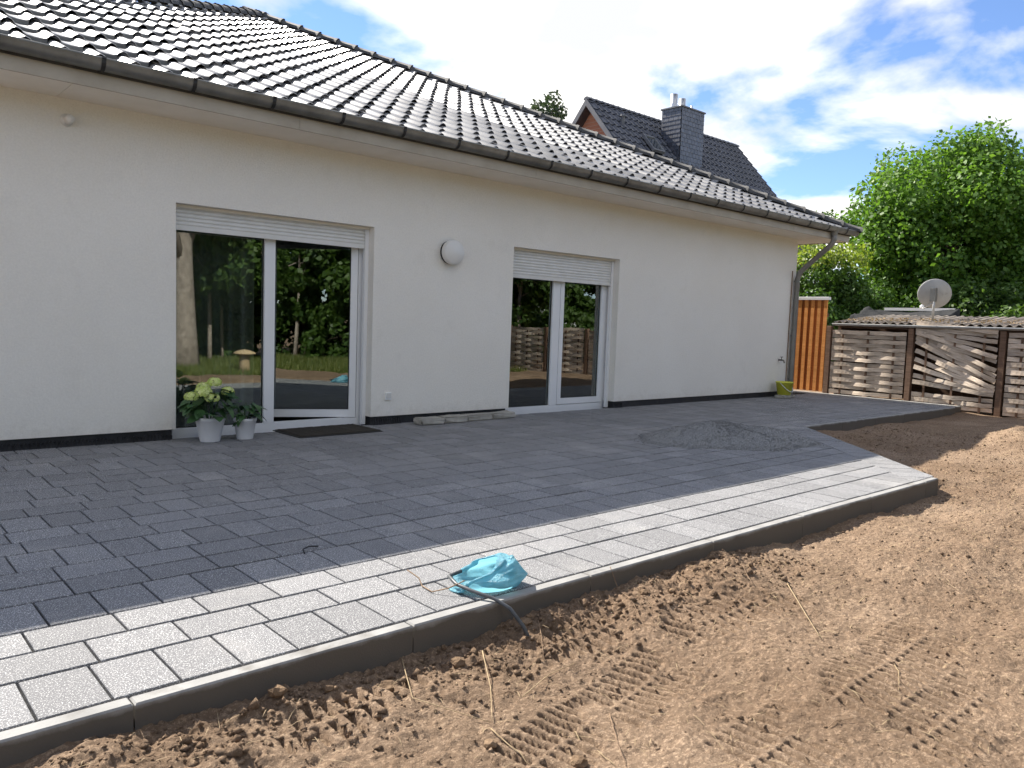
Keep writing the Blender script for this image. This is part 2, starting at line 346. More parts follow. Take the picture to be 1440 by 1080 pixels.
# tyre tracks: bars pressed by the lugs
def track(p0, p1, width, pitch, depth, ang=0.0, seed=0):
    global Zg
    p0 = np.array(p0[:2]); p1 = np.array(p1[:2]); u = (p1-p0)/np.linalg.norm(p1-p0); n = np.array([-u[1], u[0]]); ln = np.linalg.norm(p1-p0)
    a = (GX-p0[0])*u[0]+(GY-p0[1])*u[1]; c_ = (GX-p0[0])*n[0]+(GY-p0[1])*n[1]
    ins = sstep(-0.05, 0.05, a)*sstep(ln+0.05, ln-0.05, a)*sstep(width/2+0.02, width/2-0.02, np.abs(c_))
    patch = sstep(-0.12, 0.0, fbm(GX*2.6+seed, GY*2.6+seed*3, 2))
    side = np.where(c_ > 0, 0.5, 0.0)
    ph = (a+ang*np.abs(c_))/pitch+side+0.15*vnoise(GX*4, GY*4)
    fr_ = ph-np.floor(ph)
    bar = sstep(0.08, 0.22, fr_)*sstep(0.62, 0.48, fr_)*sstep(0.006, 0.02, np.abs(c_))*sstep(width/2, width/2-0.03, np.abs(c_))
    k_ = .75*ins*patch; Zg = Zg*(1-k_)+(Zlow+.008*fbm(GX*18, GY*18, 3))*k_
    Zg += ins*patch*(-depth*bar+0.25*depth*(1-bar))
track(gnd(740, 1075, -.13), gnd(1010, 872, -.13), 0.32, 0.052, 0.032, 0.1, 1)
track(gnd(1050, 1075, -.13), gnd(1370, 850, -.13), 0.34, 0.054, 0.032, 0.1, 4)
track(gnd(380, 1040, -.12), gnd(880, 868, -.12), 0.26, 0.06, 0.035, 0.0, 8)
track(gnd(1240, 1075, -.13), gnd(1440, 935, -.13), 0.30, 0.06, 0.026, 0.1, 11)
track(gnd(940, 900, -.13), gnd(1200, 800, -.13), 0.30, 0.07, 0.022, 0.1, 15)
# keep the ground under the paved area
inside = ((GY > KERB_Y+0.02) & ((GX-DIAG_A[0])*DN[0]+(GY-DIAG_A[1])*DN[1] < -0.03)) | ((GY > FAR_Y+0.02) & (GX < PATIO_X1+0.1))
inside &= (GX < PATIO_X1+0.1) & (GY < 23) & (GX > -2.5)
Zg = np.where(inside, -0.32, Zg)
edge = ((GX-DIAG_A[0])*DN[0]+(GY-DIAG_A[1])*DN[1])
Zg = np.where((~inside) & (edge > -0.05) & (edge < 0.5) & (GY > KERB_Y+0.1) & (GY < FAR_Y), np.minimum(Zg+0.06*sstep(0.5, 0.0, edge), -0.015), Zg)
Zg = np.where(~inside, np.minimum(Zg, np.where((GY > KERB_Y-0.12) & (GX < 7.2), -0.035, 0.4)), Zg)
nx, ny = len(gx), len(gy); idx = np.arange(nx*ny).reshape(nx, ny)
Q = np.stack([idx[:-1, :-1], idx[1:, :-1], idx[1:, 1:], idx[:-1, 1:]], -1).reshape(-1, 4)
ground = obj('ground', np_mesh('ground', np.stack([GX, GY, Zg], -1).reshape(-1, 3), Q, M['soil'], True)); ground['kind'] = 'structure'
def soil_z(x, y):
    i = min(max(int(np.searchsorted(gx, x)), 0), nx-1); j = min(max(int(np.searchsorted(gy, y)), 0), ny-1); return float(Zg[i, j])

# ------------------------------------------------------------------ patio
patio = MB().prism([(-2.4, KERB_Y+0.065), (DIAG_A[0]-0.02, KERB_Y+0.065), (DIAG_B[0]-0.02, FAR_Y+0.065), (DIAG_B[0]-0.02, 7.9), (-2.4, 7.9)], -0.3, -0.032)
patio.box(DIAG_B[0]-0.02, PATIO_X1, FAR_Y+0.065, 7.9, -0.3, -0.032)
patio = patio.build('patio_paving', M['bedding']); patio['kind'] = 'structure'
kerb_root = patio
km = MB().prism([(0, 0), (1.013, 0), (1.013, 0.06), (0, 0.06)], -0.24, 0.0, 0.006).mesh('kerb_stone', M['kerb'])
def kerb_line(x0, y, x1):
    x = x0
    while x < x1-0.05:
        if x1-x < 0.98:
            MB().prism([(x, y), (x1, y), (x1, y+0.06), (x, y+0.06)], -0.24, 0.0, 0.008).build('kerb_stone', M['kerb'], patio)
        else: obj('kerb_stone', km, patio, (x, y, random.uniform(-0.002, 0.002)))
        x += 1.018
kerb_line(0.706-3*1.02, KERB_Y, DIAG_A[0]-0.01); kerb_line(DIAG_B[0]+0.01, FAR_Y, PATIO_X1)
def clip(poly, n, c, keep_less=True):
    out = []; k = len(poly)
    for i in range(k):
        a, b_ = poly[i], poly[(i+1) % k]; da, db = a[0]*n[0]+a[1]*n[1]-c, b_[0]*n[0]+b_[1]*n[1]-c
        if not keep_less: da, db = -da, -db
        if da <= 0: out.append(a)
        if da*db < 0:
            s_ = da/(da-db); out.append((a[0]+(b_[0]-a[0])*s_, a[1]+(b_[1]-a[1])*s_))
    return out
def area(p): return 0.5*abs(sum(p[i][0]*p[(i+1) % len(p)][1]-p[(i+1) % len(p)][0]*p[i][1] for i in range(len(p)))) if len(p) > 2 else 0
G, GR_ = 0.0045, 0.0075; pavers = []   # (polygon, tint)
y0 = KERB_Y+0.063; row = 0; DIAG_IN = DIAG_C-0.315
offs30 = [0.4546]+[random.uniform(0, .2) for _ in range(12)]
while y0 < 7.40:
    deep = row % 3 == 0; d = 0.305 if deep else 0.2165; wd = 0.2035 if deep else 0.3035
    y1 = min(y0+d, 7.42)
    off = offs30[row//3] if deep else (0.697 if row % 3 == 1 else 0.697+0.15)+(0 if row < 3 else random.uniform(0, 0.3))
    x = off-math.ceil((off+2.4)/wd)*wd
    while x < PATIO_X1:
        r_ = [(x+G, y0+GR_), (x+wd-G, y0+GR_), (x+wd-G, y1-GR_), (x+G, y1-GR_)]
        if y0 >= FAR_Y+0.063-0.001:
            pl = clip(r_, (1, 0), PATIO_X1)
            if area(pl) > 0.004: pavers.append(pl)
        else:
            pl = clip(r_, DN, DIAG_IN-G)
            if y1 > FAR_Y+0.063 and len(clip(r_, DN, DIAG_IN-G, False)) > 2:   # rows that pass the inner corner
                pl = clip(pl, (0, 1), FAR_Y+0.060) if len(pl) > 2 else pl
                p2 = clip(clip(r_, (0, 1), FAR_Y+0.064, False), (1, 0), PATIO_X1)
                if area(p2) > 0.002: pavers.append(p2)
            if area(pl) > 0.002: pavers.append(pl)
        x += wd
    y0 += d; row += 1
# soldier course along the diagonal edge
s_ = -0.6
while s_ < 3.9:
    o_ = DIAG_A+DU*s_-DN*0.312
    q = [tuple(o_+DU*G), tuple(o_+DN*0.308+DU*G), tuple(o_+DN*0.308+DU*(0.2035-G)), tuple(o_+DU*(0.2035-G))]
    q = clip(clip(q, (0, 1), KERB_Y+0.063, False), (0, 1), FAR_Y+0.06)
    if area(q) > 0.004: pavers.append(q)
    s_ += 0.2035
def paver_mb(poly, z=0.0): return MB().prism(poly, -0.034, z, 0.0025)
scored = []
for i, p in enumerate(pavers):
    c_ = np.mean(np.array(p), 0); s = pxdist((c_[0], c_[1], 0)); sc_ = 0
    if s and -60 < s[0] < 1500 and -20 < s[1] < 1140: sc_ = area(p)/s[2]**2*abs(CAM_H/s[2])
    scored.append((sc_, i))
scored.sort(reverse=True); top = set(i for s_, i in scored[:300] if s_ > 0)
far = MB(); tint = []; cache = {}
for i, p in enumerate(pavers):
    cx_, cy_ = np.mean(np.array(p), 0); dz = random.uniform(-0.0015, 0.0012)
    if i in top:
        key = None
        if len(p) == 4:
            key = (round(p[1][0]-p[0][0], 3), round(p[2][1]-p[1][1], 3), round(p[1][1]-p[0][1], 3))
        loc = [(q[0]-cx_, q[1]-cy_) for q in p]
        if key and key in cache: me = cache[key]
        else:
            me = paver_mb(loc).mesh('paver', M['paver'])
            if key: cache[key] = me
        obj('paver', me, patio, (cx_, cy_, dz), (random.gauss(0, .0022), random.gauss(0, .0022), 0))
    else:
        n0 = len(far.f); far.prism(p, -0.034, dz, 0.0025); tint += [random.random()]*(len(far.f)-n0)
fo = far.build('paver_field', M['paver_s'], patio); fo['kind'] = 'stuff'
a = fo.data.attributes.new('tint', 'FLOAT', 'FACE'); a.data.foreach_set('value', np.array(tint, np.float32))

# ------------------------------------------------------------------ house
EX0, EX1, EY0, EZ, TP = -1.54, 14.46, 6.70, 3.0, 0.463   # eaves rectangle, tile plane height and slope
HALF = (EX1-EX0)/2; PX, PY, PZ = (EX0+EX1)/2, EY0+HALF, EZ+HALF*TP
house = empty('bungalow', (6.46, WALL_Y, 0.0), 'white rendered bungalow with dark tiled hip roof and two terrace doors', 'house')
H0 = Vector(house.location)
def hp(mb, name, mat, parent=None, smooth=False):
    """build a part of the house given in world coordinates"""
    o = mb.build(name, mat, parent or house, smooth)
    if parent is None: o.location = -H0
    return o
X0, X1 = -0.68, 13.60; WT = 2.885
D1 = (2.483, 4.56, 2.157); D2 = (6.587, 8.62, 2.130); RY = 7.66   # openings; inner end of the reveals
wall = MB()
def quad(mb, a, b_, c_, d): mb.add([a, b_, c_, d], [(0, 1, 2, 3)])
zb = 0.092
for (a, b_, lo, hi) in ((X0, D1[0], zb, WT+0.02), (D1[0], D1[1], D1[2], WT+0.02), (D1[1], D2[0], zb, WT+0.02), (D2[0], D2[1], D2[2], WT+0.02), (D2[1], X1, zb, WT+0.02)):
    quad(wall, (a, WALL_Y, lo), (b_, WALL_Y, lo), (b_, WALL_Y, hi), (a, WALL_Y, hi))
for (a, b_, h) in (D1, D2):
    quad(wall, (b_, WALL_Y, zb), (b_, RY, zb), (b_, RY, h), (b_, WALL_Y, h)); quad(wall, (a, RY, zb), (a, WALL_Y, zb), (a, WALL_Y, h), (a, RY, h))
    quad(wall, (a, WALL_Y, h), (b_, WALL_Y, h), (b_, RY, h), (a, RY, h))
segs = ((X0, D1[0]), (D1[1], D2[0]), (D2[1], X1))
for (a, b_) in segs: quad(wall, (a, WALL_Y, zb), (a, 7.46, zb), (b_, 7.46, zb), (b_, WALL_Y, zb))
quad(wall, (X1, WALL_Y, zb), (X1, 22.0, zb), (X1, 22.0, WT+.02), (X1, WALL_Y, WT+.02)); quad(wall, (X0, 22.0, zb), (X0, WALL_Y, zb), (X0, WALL_Y, WT+.02), (X0, 22.0, WT+.02))
quad(wall, (X1, 22.0, zb), (X0, 22.0, zb), (X0, 22.0, WT+.02), (X1, 22.0, WT+.02))
hp(wall, 'wall', M['plaster'])
# plinth with black membrane and dimpled sheet
for (a, b_) in segs: hp(MB().box(a+0.03, b_-0.03, 7.405, 7.64, -0.2, zb-0.003), 'plinth', M['membrane'])
for (a, b_) in ((X0+.1, D1[0]-0.01), (D1[1]+0.005, D1[1]+0.42), (D2[1]+0.005, D2[1]+0.2), (5.2, 6.5)):
    x = a; dm = MB()
    while x < b_-0.03:
        h = 0.035+0.022*random.random() if b_ < 3 else 0.05+0.02*random.random()
        dm.add([(x, 7.375, -0.01), (x+0.03, 7.365, -0.01), (x+0.03, 7.372, h), (x+0.015, 7.36, h+0.008), (x, 7.38, h), (x, 7.40, -0.01), (x+.03, 7.40, -.01), (x+.03, 7.40, h), (x, 7.40, h)],
               [(0, 1, 2, 3, 4), (3, 2, 7, 8, 4), (1, 6, 7, 2), (5, 0, 4, 8)]); x += 0.03
    hp(dm, 'dimple_sheet', M['membrane'])
# room behind the doors
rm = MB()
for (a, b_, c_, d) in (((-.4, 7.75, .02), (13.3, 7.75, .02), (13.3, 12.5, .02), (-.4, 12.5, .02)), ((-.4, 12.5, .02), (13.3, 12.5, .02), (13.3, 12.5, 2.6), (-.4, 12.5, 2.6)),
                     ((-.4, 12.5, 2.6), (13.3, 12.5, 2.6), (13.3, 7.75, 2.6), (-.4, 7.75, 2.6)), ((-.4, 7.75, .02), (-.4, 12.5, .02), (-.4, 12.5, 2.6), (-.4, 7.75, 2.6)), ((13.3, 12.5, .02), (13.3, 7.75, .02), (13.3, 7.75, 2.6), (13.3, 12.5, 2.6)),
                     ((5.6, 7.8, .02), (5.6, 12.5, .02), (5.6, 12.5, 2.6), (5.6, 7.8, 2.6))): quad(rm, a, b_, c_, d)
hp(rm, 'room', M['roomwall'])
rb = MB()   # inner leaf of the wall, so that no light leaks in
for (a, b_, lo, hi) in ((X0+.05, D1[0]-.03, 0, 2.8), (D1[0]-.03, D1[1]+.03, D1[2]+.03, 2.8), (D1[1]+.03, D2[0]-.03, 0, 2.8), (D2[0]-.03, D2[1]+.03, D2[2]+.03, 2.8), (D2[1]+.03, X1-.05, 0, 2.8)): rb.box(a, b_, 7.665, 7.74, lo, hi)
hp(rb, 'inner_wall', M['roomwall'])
# eaves: soffit panels, fascia boards
SOF = 2.885
x = EX0+0.1
while x < EX1-0.12:
    x2 = min(x+2.98, EX1-0.10); hp(MB().box(x+0.002, x2-0.002, 6.81, WALL_Y+0.06, SOF, SOF+0.02), 'soffit_panel', M['white_board']); x += 2.98
x = 0.42-3.0
while x < EX1-0.12:
    a_, b_ = max(x, EX0+0.1), min(x+2.98, EX1-0.10); hp(MB().box(a_+0.002, b_-0.002, 6.785, 6.808, SOF-0.012, 3.06), 'fascia_board', M['fascia']); x += 2.98
se = MB().box(X1-0.05, EX1-0.125, WALL_Y+0.07, 22.0, SOF, SOF+0.02); hp(se, 'soffit_panel', M['white_board'])
hp(MB().box(EX1-0.12, EX1-0.10, 6.81, 22.5, SOF-0.012, 3.06), 'fascia_board', M['fascia'])
# roof deck (pyramid) and tiles
def pyr(dz, inset):
    a, b_, c_, d = EX0+inset, EX1-inset, EY0+inset, EY0+2*HALF-inset; z = EZ+dz+inset*TP
    return [(a, c_, z), (b_, c_, z), (b_, d, z), (a, d, z), (PX, PY, PZ+dz)]
dk = MB(); P0 = pyr(-0.055, 0.07); dk.add(P0+[(p[0], p[1], 3.03) for p in P0[:4]], [(0, 1, 4), (1, 2, 4), (2, 3, 4), (3, 0, 4), (5, 8, 7, 6), (0, 5, 6, 1), (1, 6, 7, 2), (2, 7, 8, 3), (3, 8, 5, 0)])
roof = hp(dk, 'roof', M['hip'])
TW, TG = 0.25, 0.33   # tile cover width, course step in plan
TSL = math.hypot(1, TP)
def tile_profile():
    us = [0.0, 0.022, 0.075, 0.13, 0.158, 0.176, 0.202, 0.230, 0.256]
    hs = [0.014, 0.004, 0.0, 0.003, 0.014, 0.038, 0.050, 0.040, 0.012]
    return us, hs
def tile_verts():
    """local: x across, y up the slope in the roof plane, z normal; lower edge at y=0"""
    us, hs = tile_profile(); n = len(us); LN = TG*TSL+0.07
    V = []
    for (yy, lift) in ((0, 0.040), (0.012, 0.044), (LN, 0.004)): V += [(u, yy, h+lift) for u, h in zip(us, hs)]
    V += [(u, 0.006, h*.55-0.004) for u, h in zip(us, hs)]
    F_ = []
    for r_ in range(2):
        for i in range(n-1): a_ = r_*n+i; F_.append((a_, a_+1, a_+n+1, a_+n))
    for i in range(4): F_.append((3*n+i, 3*n+i+1, i+1, i))   # the end of the roll stays open
    V += [(us[0], LN, hs[0]-0.012), (us[-1], LN, hs[-1]-0.012)]
    F_.append((3*n, 0, 2*n, len(V)-2))
    return V, F_
TV, TF = tile_verts()
sl = math.atan(TP)
Mfront = Matrix.Rotation(sl, 4, 'X')
tile_me = bpy.data.meshes.new('roof_tile'); tile_me.from_pydata(TV, [], TF); tile_me.materials.append(M['tile'])
for p in tile_me.polygons: p.use_smooth = p.index < 16
tile_me.update()
cand = []
ncourse = int(HALF/TG)+1
for cse in range(ncourse):
    yb = EY0+0.09+cse*TG
    xl, xr = EX0+(yb-EY0), EX1-(yb-EY0)
    k0 = int(math.floor((xl-0.354)/TW))
    x = 0.354+k0*TW-0.09
    while x < xr:
        if x+TW > xl-0.02: cand.append((x, yb, EZ+(yb-EY0)*TP))
        x += TW
def near_hip(c): 
    d = c[1]+TG*1.3-EY0; return c[0] < EX0+d+0.05 or c[0]+TW > EX1-d-0.05
sco = []
for i, c_ in enumerate(cand):
    s = pxdist((c_[0]+.1, c_[1]+.15, c_[2]+.07))
    if s and -60 < s[0] < 1480 and -60 < s[1] < 1000 and not near_hip(c_): sco.append((s[2], i))
sco.sort(); topt = set(i for _, i in sco[:300])
rest = MB(); tint = []
for i, c_ in enumerate(cand):
    jit = (random.gauss(0, .002), random.gauss(0, .004), random.gauss(0, .002))
    if i in topt:
        o = obj('roof_tile', tile_me, roof, (c_[0]+jit[0], c_[1]+jit[1], c_[2]+jit[2]), (sl+random.gauss(0, .006), random.gauss(0, .008), random.gauss(0, .006)))
    else:
        mt_ = Matrix.Translation((c_[0]+jit[0], c_[1]+jit[1], c_[2]+jit[2])) @ Mfront
        n0 = len(rest.f); rest.add([mt_ @ Vector(v) for v in TV], TF); tint += [random.random()]*(len(rest.f)-n0)
def cut_mesh(mb, tint, name, mat, planes):
    me = bpy.data.meshes.new(name); me.from_pydata(mb.v, [], mb.f); me.materials.append(mat)
    at = me.attributes.new('tint', 'FLOAT', 'FACE'); at.data.foreach_set('value', np.array(tint, np.float32))
    bm = bmesh.new(); bm.from_mesh(me)
    for co, no in planes: bmesh.ops.bisect_plane(bm, geom=bm.verts[:]+bm.edges[:]+bm.faces[:], plane_co=co, plane_no=no, clear_outer=True)
    for f in bm.faces: f.smooth = f.normal.z > 0.6
    bm.to_mesh(me); bm.free(); return me
me = cut_mesh(rest, tint, 'roof_tile_field', M['tile_s'], [((EX0-.02, EY0, 0), (-1, 1, 0)), ((EX1+.02, EY0, 0), (1, 1, 0))])
o = obj('roof_tile_field', me, roof); o['kind'] = 'stuff'
# right slope, seen edge on only: same tiles in one mesh
rest = MB(); tint = []
Mright = Matrix.Rotation(math.pi/2, 4, 'Z') @ Mfront
for cse in range(ncourse):
    xb = EX1-0.07-cse*TG+0.045; d = EX1-xb; y = EY0+d-0.3
    while y < EY0+2*HALF-d+0.1:
        mt_ = Matrix.Translation((xb, y, EZ+d*TP)) @ Mright
        n0 = len(rest.f); rest.add([mt_ @ Vector(v) for v in TV], TF); tint += [random.random()]*(len(rest.f)-n0); y += TW
me = cut_mesh(rest, tint, 'roof_tile_field', M['tile_s'], [((EX1, EY0-.02, 0), (-1, -1, 0)), ((EX1, EY0+2*HALF+.02, 0), (-1, 1, 0))])
o = obj('roof_tile_field', me, roof); o['kind'] = 'stuff'
# hip caps
cap = MB(); n = 9; CL = 0.43
for (yy, r_, h) in ((0, 0.140, 0.0), (0.05, 0.140, 0.0), (0.05, 0.130, 0.0), (CL, 0.120, -0.008)):
    cap.add([(r_*math.cos(math.pi*k/(n-1)), yy, h+0.80*r_*math.sin(math.pi*k/(n-1))) for k in range(n)], [])
for r_ in range(3):
    for k in range(n-1): cap.f.append((r_*n+k, (r_+1)*n+k, (r_+1)*n+k+1, r_*n+k+1))
cap.f.append(tuple(range(n-1, -1, -1)))
cap.box(-.012, .012, -.006, .02, .095, .118)
cap_me = cap.mesh('ridge_tile', M['hip'])
for p in cap_me.polygons: p.use_smooth = True
for (cx_, sgn) in ((EX1, -1), (EX0, 1)):
    A = Vector((cx_, EY0, EZ+0.062)); B = Vector((PX, PY, PZ+0.062)); ln = (B-A).length; dr = (B-A)/ln
    s = -0.05
    xa = dr.cross(Vector((0, 0, 1))).normalized(); za = xa.cross(dr)
    rotm = Matrix((xa, dr, za)).transposed()
    while s < ln-0.1:
        p = A+dr*s; o = obj('ridge_tile', cap_me, roof, p, rotm.to_euler()); s += 0.37
hp(MB().lathe([(0.17, -0.05), (0.16, 0.03), (0.10, 0.10), (0.0, 0.12)], (PX, PY, PZ+0.03), 14), 'peak_cap', M['hip'])
# gutter
GR = 0.068; GYc, GZ = 6.722, 3.060
gt = MB(); prof = []
for k in range(11):
    a_ = math.pi+math.pi*k/10; prof.append((GYc+GR*math.cos(a_), GZ+GR*1.05*math.sin(a_)))
prof = [(GYc-GR+0.012, GZ+0.012), (GYc-GR-0.002, GZ+0.018), (GYc-GR-0.008, GZ+0.008)]+prof
inner = [(GYc+(y-GYc)*0.94, GZ+(z-GZ)*0.94+.001) for y, z in prof[3:]][::-1]
prof2 = prof+inner; n = len(prof2)
gx0, gx1 = EX0-0.02, EX1+0.02
gt.add([(gx0, y, z) for y, z in prof2]+[(gx1, y, z) for y, z in prof2], [(i, (i+1) % n, n+(i+1) % n, n+i) for i in range(n)])
gt.add([(gx1-.002, y, z) for y, z in prof[3:]], [tuple(range(len(prof)-3))]); gt.add([(gx0+.002, y, z) for y, z in prof[3:]], [tuple(range(len(prof)-4, -1, -1))])
gutter = hp(gt, 'gutter', M['zinc'], smooth=False)
for p in gutter.data.polygons: p.use_smooth = True
bx = 1.719-0.685*5
brk = MB()
for (sc2, xx) in ((1.0, 0),):
    ys = [(GYc+(y-GYc)*1.09, GZ+(z-GZ)*1.09) for y, z in prof]; n = len(ys)
    brk.add([(-0.015, y, z) for y, z in ys]+[(0.015, y, z) for y, z in ys]+[(-0.013, GYc+(y-GYc)*.97, GZ+(z-GZ)*.97) for y, z in ys]+[(0.013, GYc+(y-GYc)*.97, GZ+(z-GZ)*.97) for y, z in ys],
            [(i, i+1, n+i+1, n+i) for i in range(n-1)]+[(i+1, i, 2*n+i, 2*n+i+1) for i in range(n-1)]+[(n+i, n+i+1, 3*n+i+1, 3*n+i) for i in range(n-1)])
brk_me = brk.mesh('gutter_bracket', M['rubber'])
while bx < EX1:
    obj('gutter_bracket', brk_me, gutter, (bx, 0, 0)); bx += 0.683
# downpipe with offset
dp = [(13.66, 6.735, 3.0), (13.66, 6.735, 2.86), (13.655, 6.76, 2.78), (13.64, 6.84, 2.70), (13.56, 7.20, 2.36), (13.54, 7.28, 2.27), (13.535, 7.315, 2.15), (13.53, 7.318, 0.35), (13.53, 7.318, 0.01)]
pipe = hp(MB().tube(dp, 0.047, 12), 'downpipe', M['zinc_pipe'], smooth=True)
MB().tube([(13.66, 6.735, 3.02), (13.66, 6.735, 2.93)], [0.075, 0.052], 12).build('outlet', M['zinc'], pipe)
for z in (2.1, 1.1, 0.3): MB().tube([(13.53, 7.318, z), (13.53, 7.318, z+0.03)], 0.052, 12).build('pipe_clamp', M['zinc'], pipe)
MB().tube([(13.53, 7.318, .16), (13.53, 7.318, .0)], 0.056, 12).build('pipe_foot', M['zinc'], pipe)
hp(MB().tube([(13.44, 7.365, 2.3), (13.44, 7.365, 1.2), (13.445, 7.365, 0.05)], 0.009, 6), 'earth_cable', M['root'])

# ---- terrace doors
FY = 7.575
def terrace_door(D, shut_z, mull, open_leaf):
    x0, x1, h = D
    d = empty('terrace_door', (0, 0, 0), parent=house); d.location = -H0
    fr = MB(); fw = 0.068
    fr.box(x0+.001, x1-.001, FY, FY+.075, 0.0, 0.068)                # threshold
    fr.box(x0+.001, x0+fw, FY, FY+.075, 0.0685, h-.03); fr.box(x1-fw, x1-.001, FY, FY+.075, 0.0685, h-.03)
    fr.box(x0+fw+.0005, x1-fw-.0005, FY, FY+.075, h-.10, h-.03); fr.box(x0+.001, x1-.001, FY+.0, FY+.2, -.05, -.001)
    fr.build('frame', M['pvc'], d)
    MB().box(mull[0], mull[1], FY-.004, FY+.07, 0.069, h-.101).build('mullion', M['pvc'], d)
    # left pane
    MB().box(x0+fw-.01, mull[0]+.005, FY+.03, FY+.036, 0.06, h-.09).build('pane', M['glass'], d)
    sg = MB()
    sg.box(x0+fw+.0005, mull[0]-.0005, FY+.022, FY+.029, 0.0685, 0.078); sg.box(mull[0]-.009, mull[0]-.0005, FY+.022, FY+.029, 0.0785, h-.102); sg.build('glazing_seal', M['rubber'], d)
    # right leaf
    lx0, lx1 = mull[1]+.006, x1-fw-.006; wl = lx1-lx0
    leaf = empty('door_leaf', (lx1, FY+.012, 0), parent=d)
    s = 0.072; lf = MB()
    lf.box(-wl, -wl+s, -.02, .05, .075, h-.105); lf.box(-s, 0, -.02, .05, .075, h-.105); lf.box(-wl+s+.0005, -s-.0005, -.02, .05, .075, .075+s+.01); lf.box(-wl+s+.0005, -s-.0005, -.02, .05, h-.105-s, h-.105)
    lf.build('sash', M['pvc'], leaf)
    MB().box(-wl+s-.01, -s+.01, .012, .018, .075+s, h-.105-s+.01).build('pane', M['glass'], leaf)
    sg = MB(); sg.box(-wl+s+.001, -s-.001, .004, .011, .0855+s, .093+s); sg.box(-wl+s+.001, -wl+s+.009, .004, .011, .0935+s, h-.106-s); sg.box(-s-.009, -s-.001, .004, .011, .0935+s, h-.106-s); sg.build('glazing_seal', M['rubber'], leaf)
    if open_leaf: leaf.rotation_euler = (0, 0, -open_leaf)
    # roller shutter in its guides
    z = shut_z; k = 0
    sm = MB(); hh = 0.037
    sm.add([(x0+.012, 7.500, 0), (x1-.05, 7.500, 0), (x1-.05, 7.492, .012), (x0+.012, 7.492, .012), (x1-.05, 7.494, .030), (x0+.012, 7.494, .030), (x1-.05, 7.502, hh-.001), (x0+.012, 7.502, hh-.001), (x1-.05, 7.512, hh-.001), (x0+.012, 7.512, hh-.001), (x1-.05, 7.512, 0), (x0+.012, 7.512, 0)],
           [(0, 1, 2, 3), (3, 2, 4, 5), (5, 4, 6, 7), (7, 6, 8, 9), (0, 11, 10, 1)])
    sme = sm.mesh('shutter_slat', M['shutter'])
    MB().box(x0+.012, x1-.05, 7.489, 7.514, shut_z-.045, shut_z-.001).build('shutter_end_bar', M['shutter'], d)
    while z < h-.03: obj('shutter_slat', sme, d, (0, 0, z)); z += hh
    MB().box(x0+.002, x1-.003, 7.47, 7.53, h-.026, h-.002).build('shutter_box_lip', M['white_board'], d)
    MB().box(x1-.046, x1-.002, 7.485, 7.53, 0.0, h-.03).build('shutter_guide', M['pvc'], d); MB().box(x0+.002, x0+.010, 7.485, 7.53, 0.0, h-.03).build('shutter_guide', M['pvc'], d)
    return d
terrace_door(D1, 1.97, (3.415, 3.525), rad(26))
terrace_door(D2, 1.80, (7.50, 7.635), 0)

m, t, b, o = new_mat('net_curtain'); M['curtain'] = m; b.inputs['Base Color'].default_value = (.50, .51, .44, 1); b.inputs['Roughness'].default_value = .9
def curtain(xa, xb, y, label):
    n = int((xb-xa)/.018); V = []; g = random.Random(int(xa*50))
    ph = 0.0; Fs = []
    for i in range(n+1):
        ph += g.uniform(.5, 1.1); d = .022*math.sin(ph); x = xa+(xb-xa)*i/n; V += [(x, y+d*1.3, .04), (x, y+d, 2.45), (x, y+d*1.3+.002, .04), (x, y+d+.002, 2.45)]
    for i in range(n): a_ = i*4; Fs += [(a_, a_+4, a_+5, a_+1), (a_+2, a_+3, a_+7, a_+6)]
    tag(mesh_obj('net_curtain', V, Fs, M['curtain'], None, True), label, 'curtain', 'net curtains')
curtain(2.50, 3.42, 7.86, 'greenish net curtain hanging behind the fixed pane of the first terrace door')
curtain(6.62, 8.56, 7.86, 'greenish net curtain hanging behind the panes of the second terrace door')

# ------------------------------------------------------------------ fittings on the wall
lamp = empty('wall_lamp', (5.58, WALL_Y, 1.97), 'round white wall lamp on the plaster between the two doors', 'lamp')
MB().lathe([(0.135, -0.001), (0.135, -0.035), (0.125, -0.04)], (0, 0, 0), 32, 'y').build('base', M['rubber'], lamp, True)
m_lamp = pmat('opal_plastic', (0.70, 0.69, 0.66), (0.74, 0.73, 0.70), 3, 0.35)
MB().lathe([(0.140, -0.036), (0.144, -0.05), (0.142, -0.10), (0.13, -0.112), (0.0, -0.118)], (0, 0, 0), 32, 'y').build('shade', m_lamp, lamp, True)
sock = empty('outdoor_socket', (4.775, WALL_Y, 0.315), 'small white outdoor socket low on the wall beside the open door', 'socket')
MB().box(-.036, .036, -.022, 0, -.04, .04, .004).build('housing', M['pvc'], sock); MB().box(-.03, .03, -.030, -.0225, -.018, .034).build('flap', M['shutter'], sock)
ven = empty('sensor', (1.62, WALL_Y, 2.71), 'small white round motion sensor high under the eaves', 'sensor')
MB().lathe([(0.05, -0.001), (0.05, -0.012), (0.0, -.0125)], (-.012, 0, 0), 20, 'y').build('base', M['shutter'], ven, True)
MB().lathe([(0.034, -0.011), (0.034, -0.085), (0.026, -0.10), (0.0, -0.104)], (0, 0, 0.002), 20, 'y').build('head', m_lamp, ven, True)
tap = empty('garden_tap', (13.16, WALL_Y, 0.67), 'small metal garden tap on the wall near the downpipe', 'tap')
met = pmat('old_brass', (0.12, 0.11, 0.09), (0.22, 0.2, 0.17), 20, 0.4, metal=0.8)
MB().tube([(0, 0, 0), (0, -.06, 0), (0, -.10, -.005), (0, -.12, -.05)], 0.014, 8).build('spout', met, tap); MB().tube([(0, -.06, 0), (0, -.06, .05)], 0.008, 6).tube([(-.035, -.06, .055), (.035, -.06, .055)], .008, 6).build('handle', met, tap)

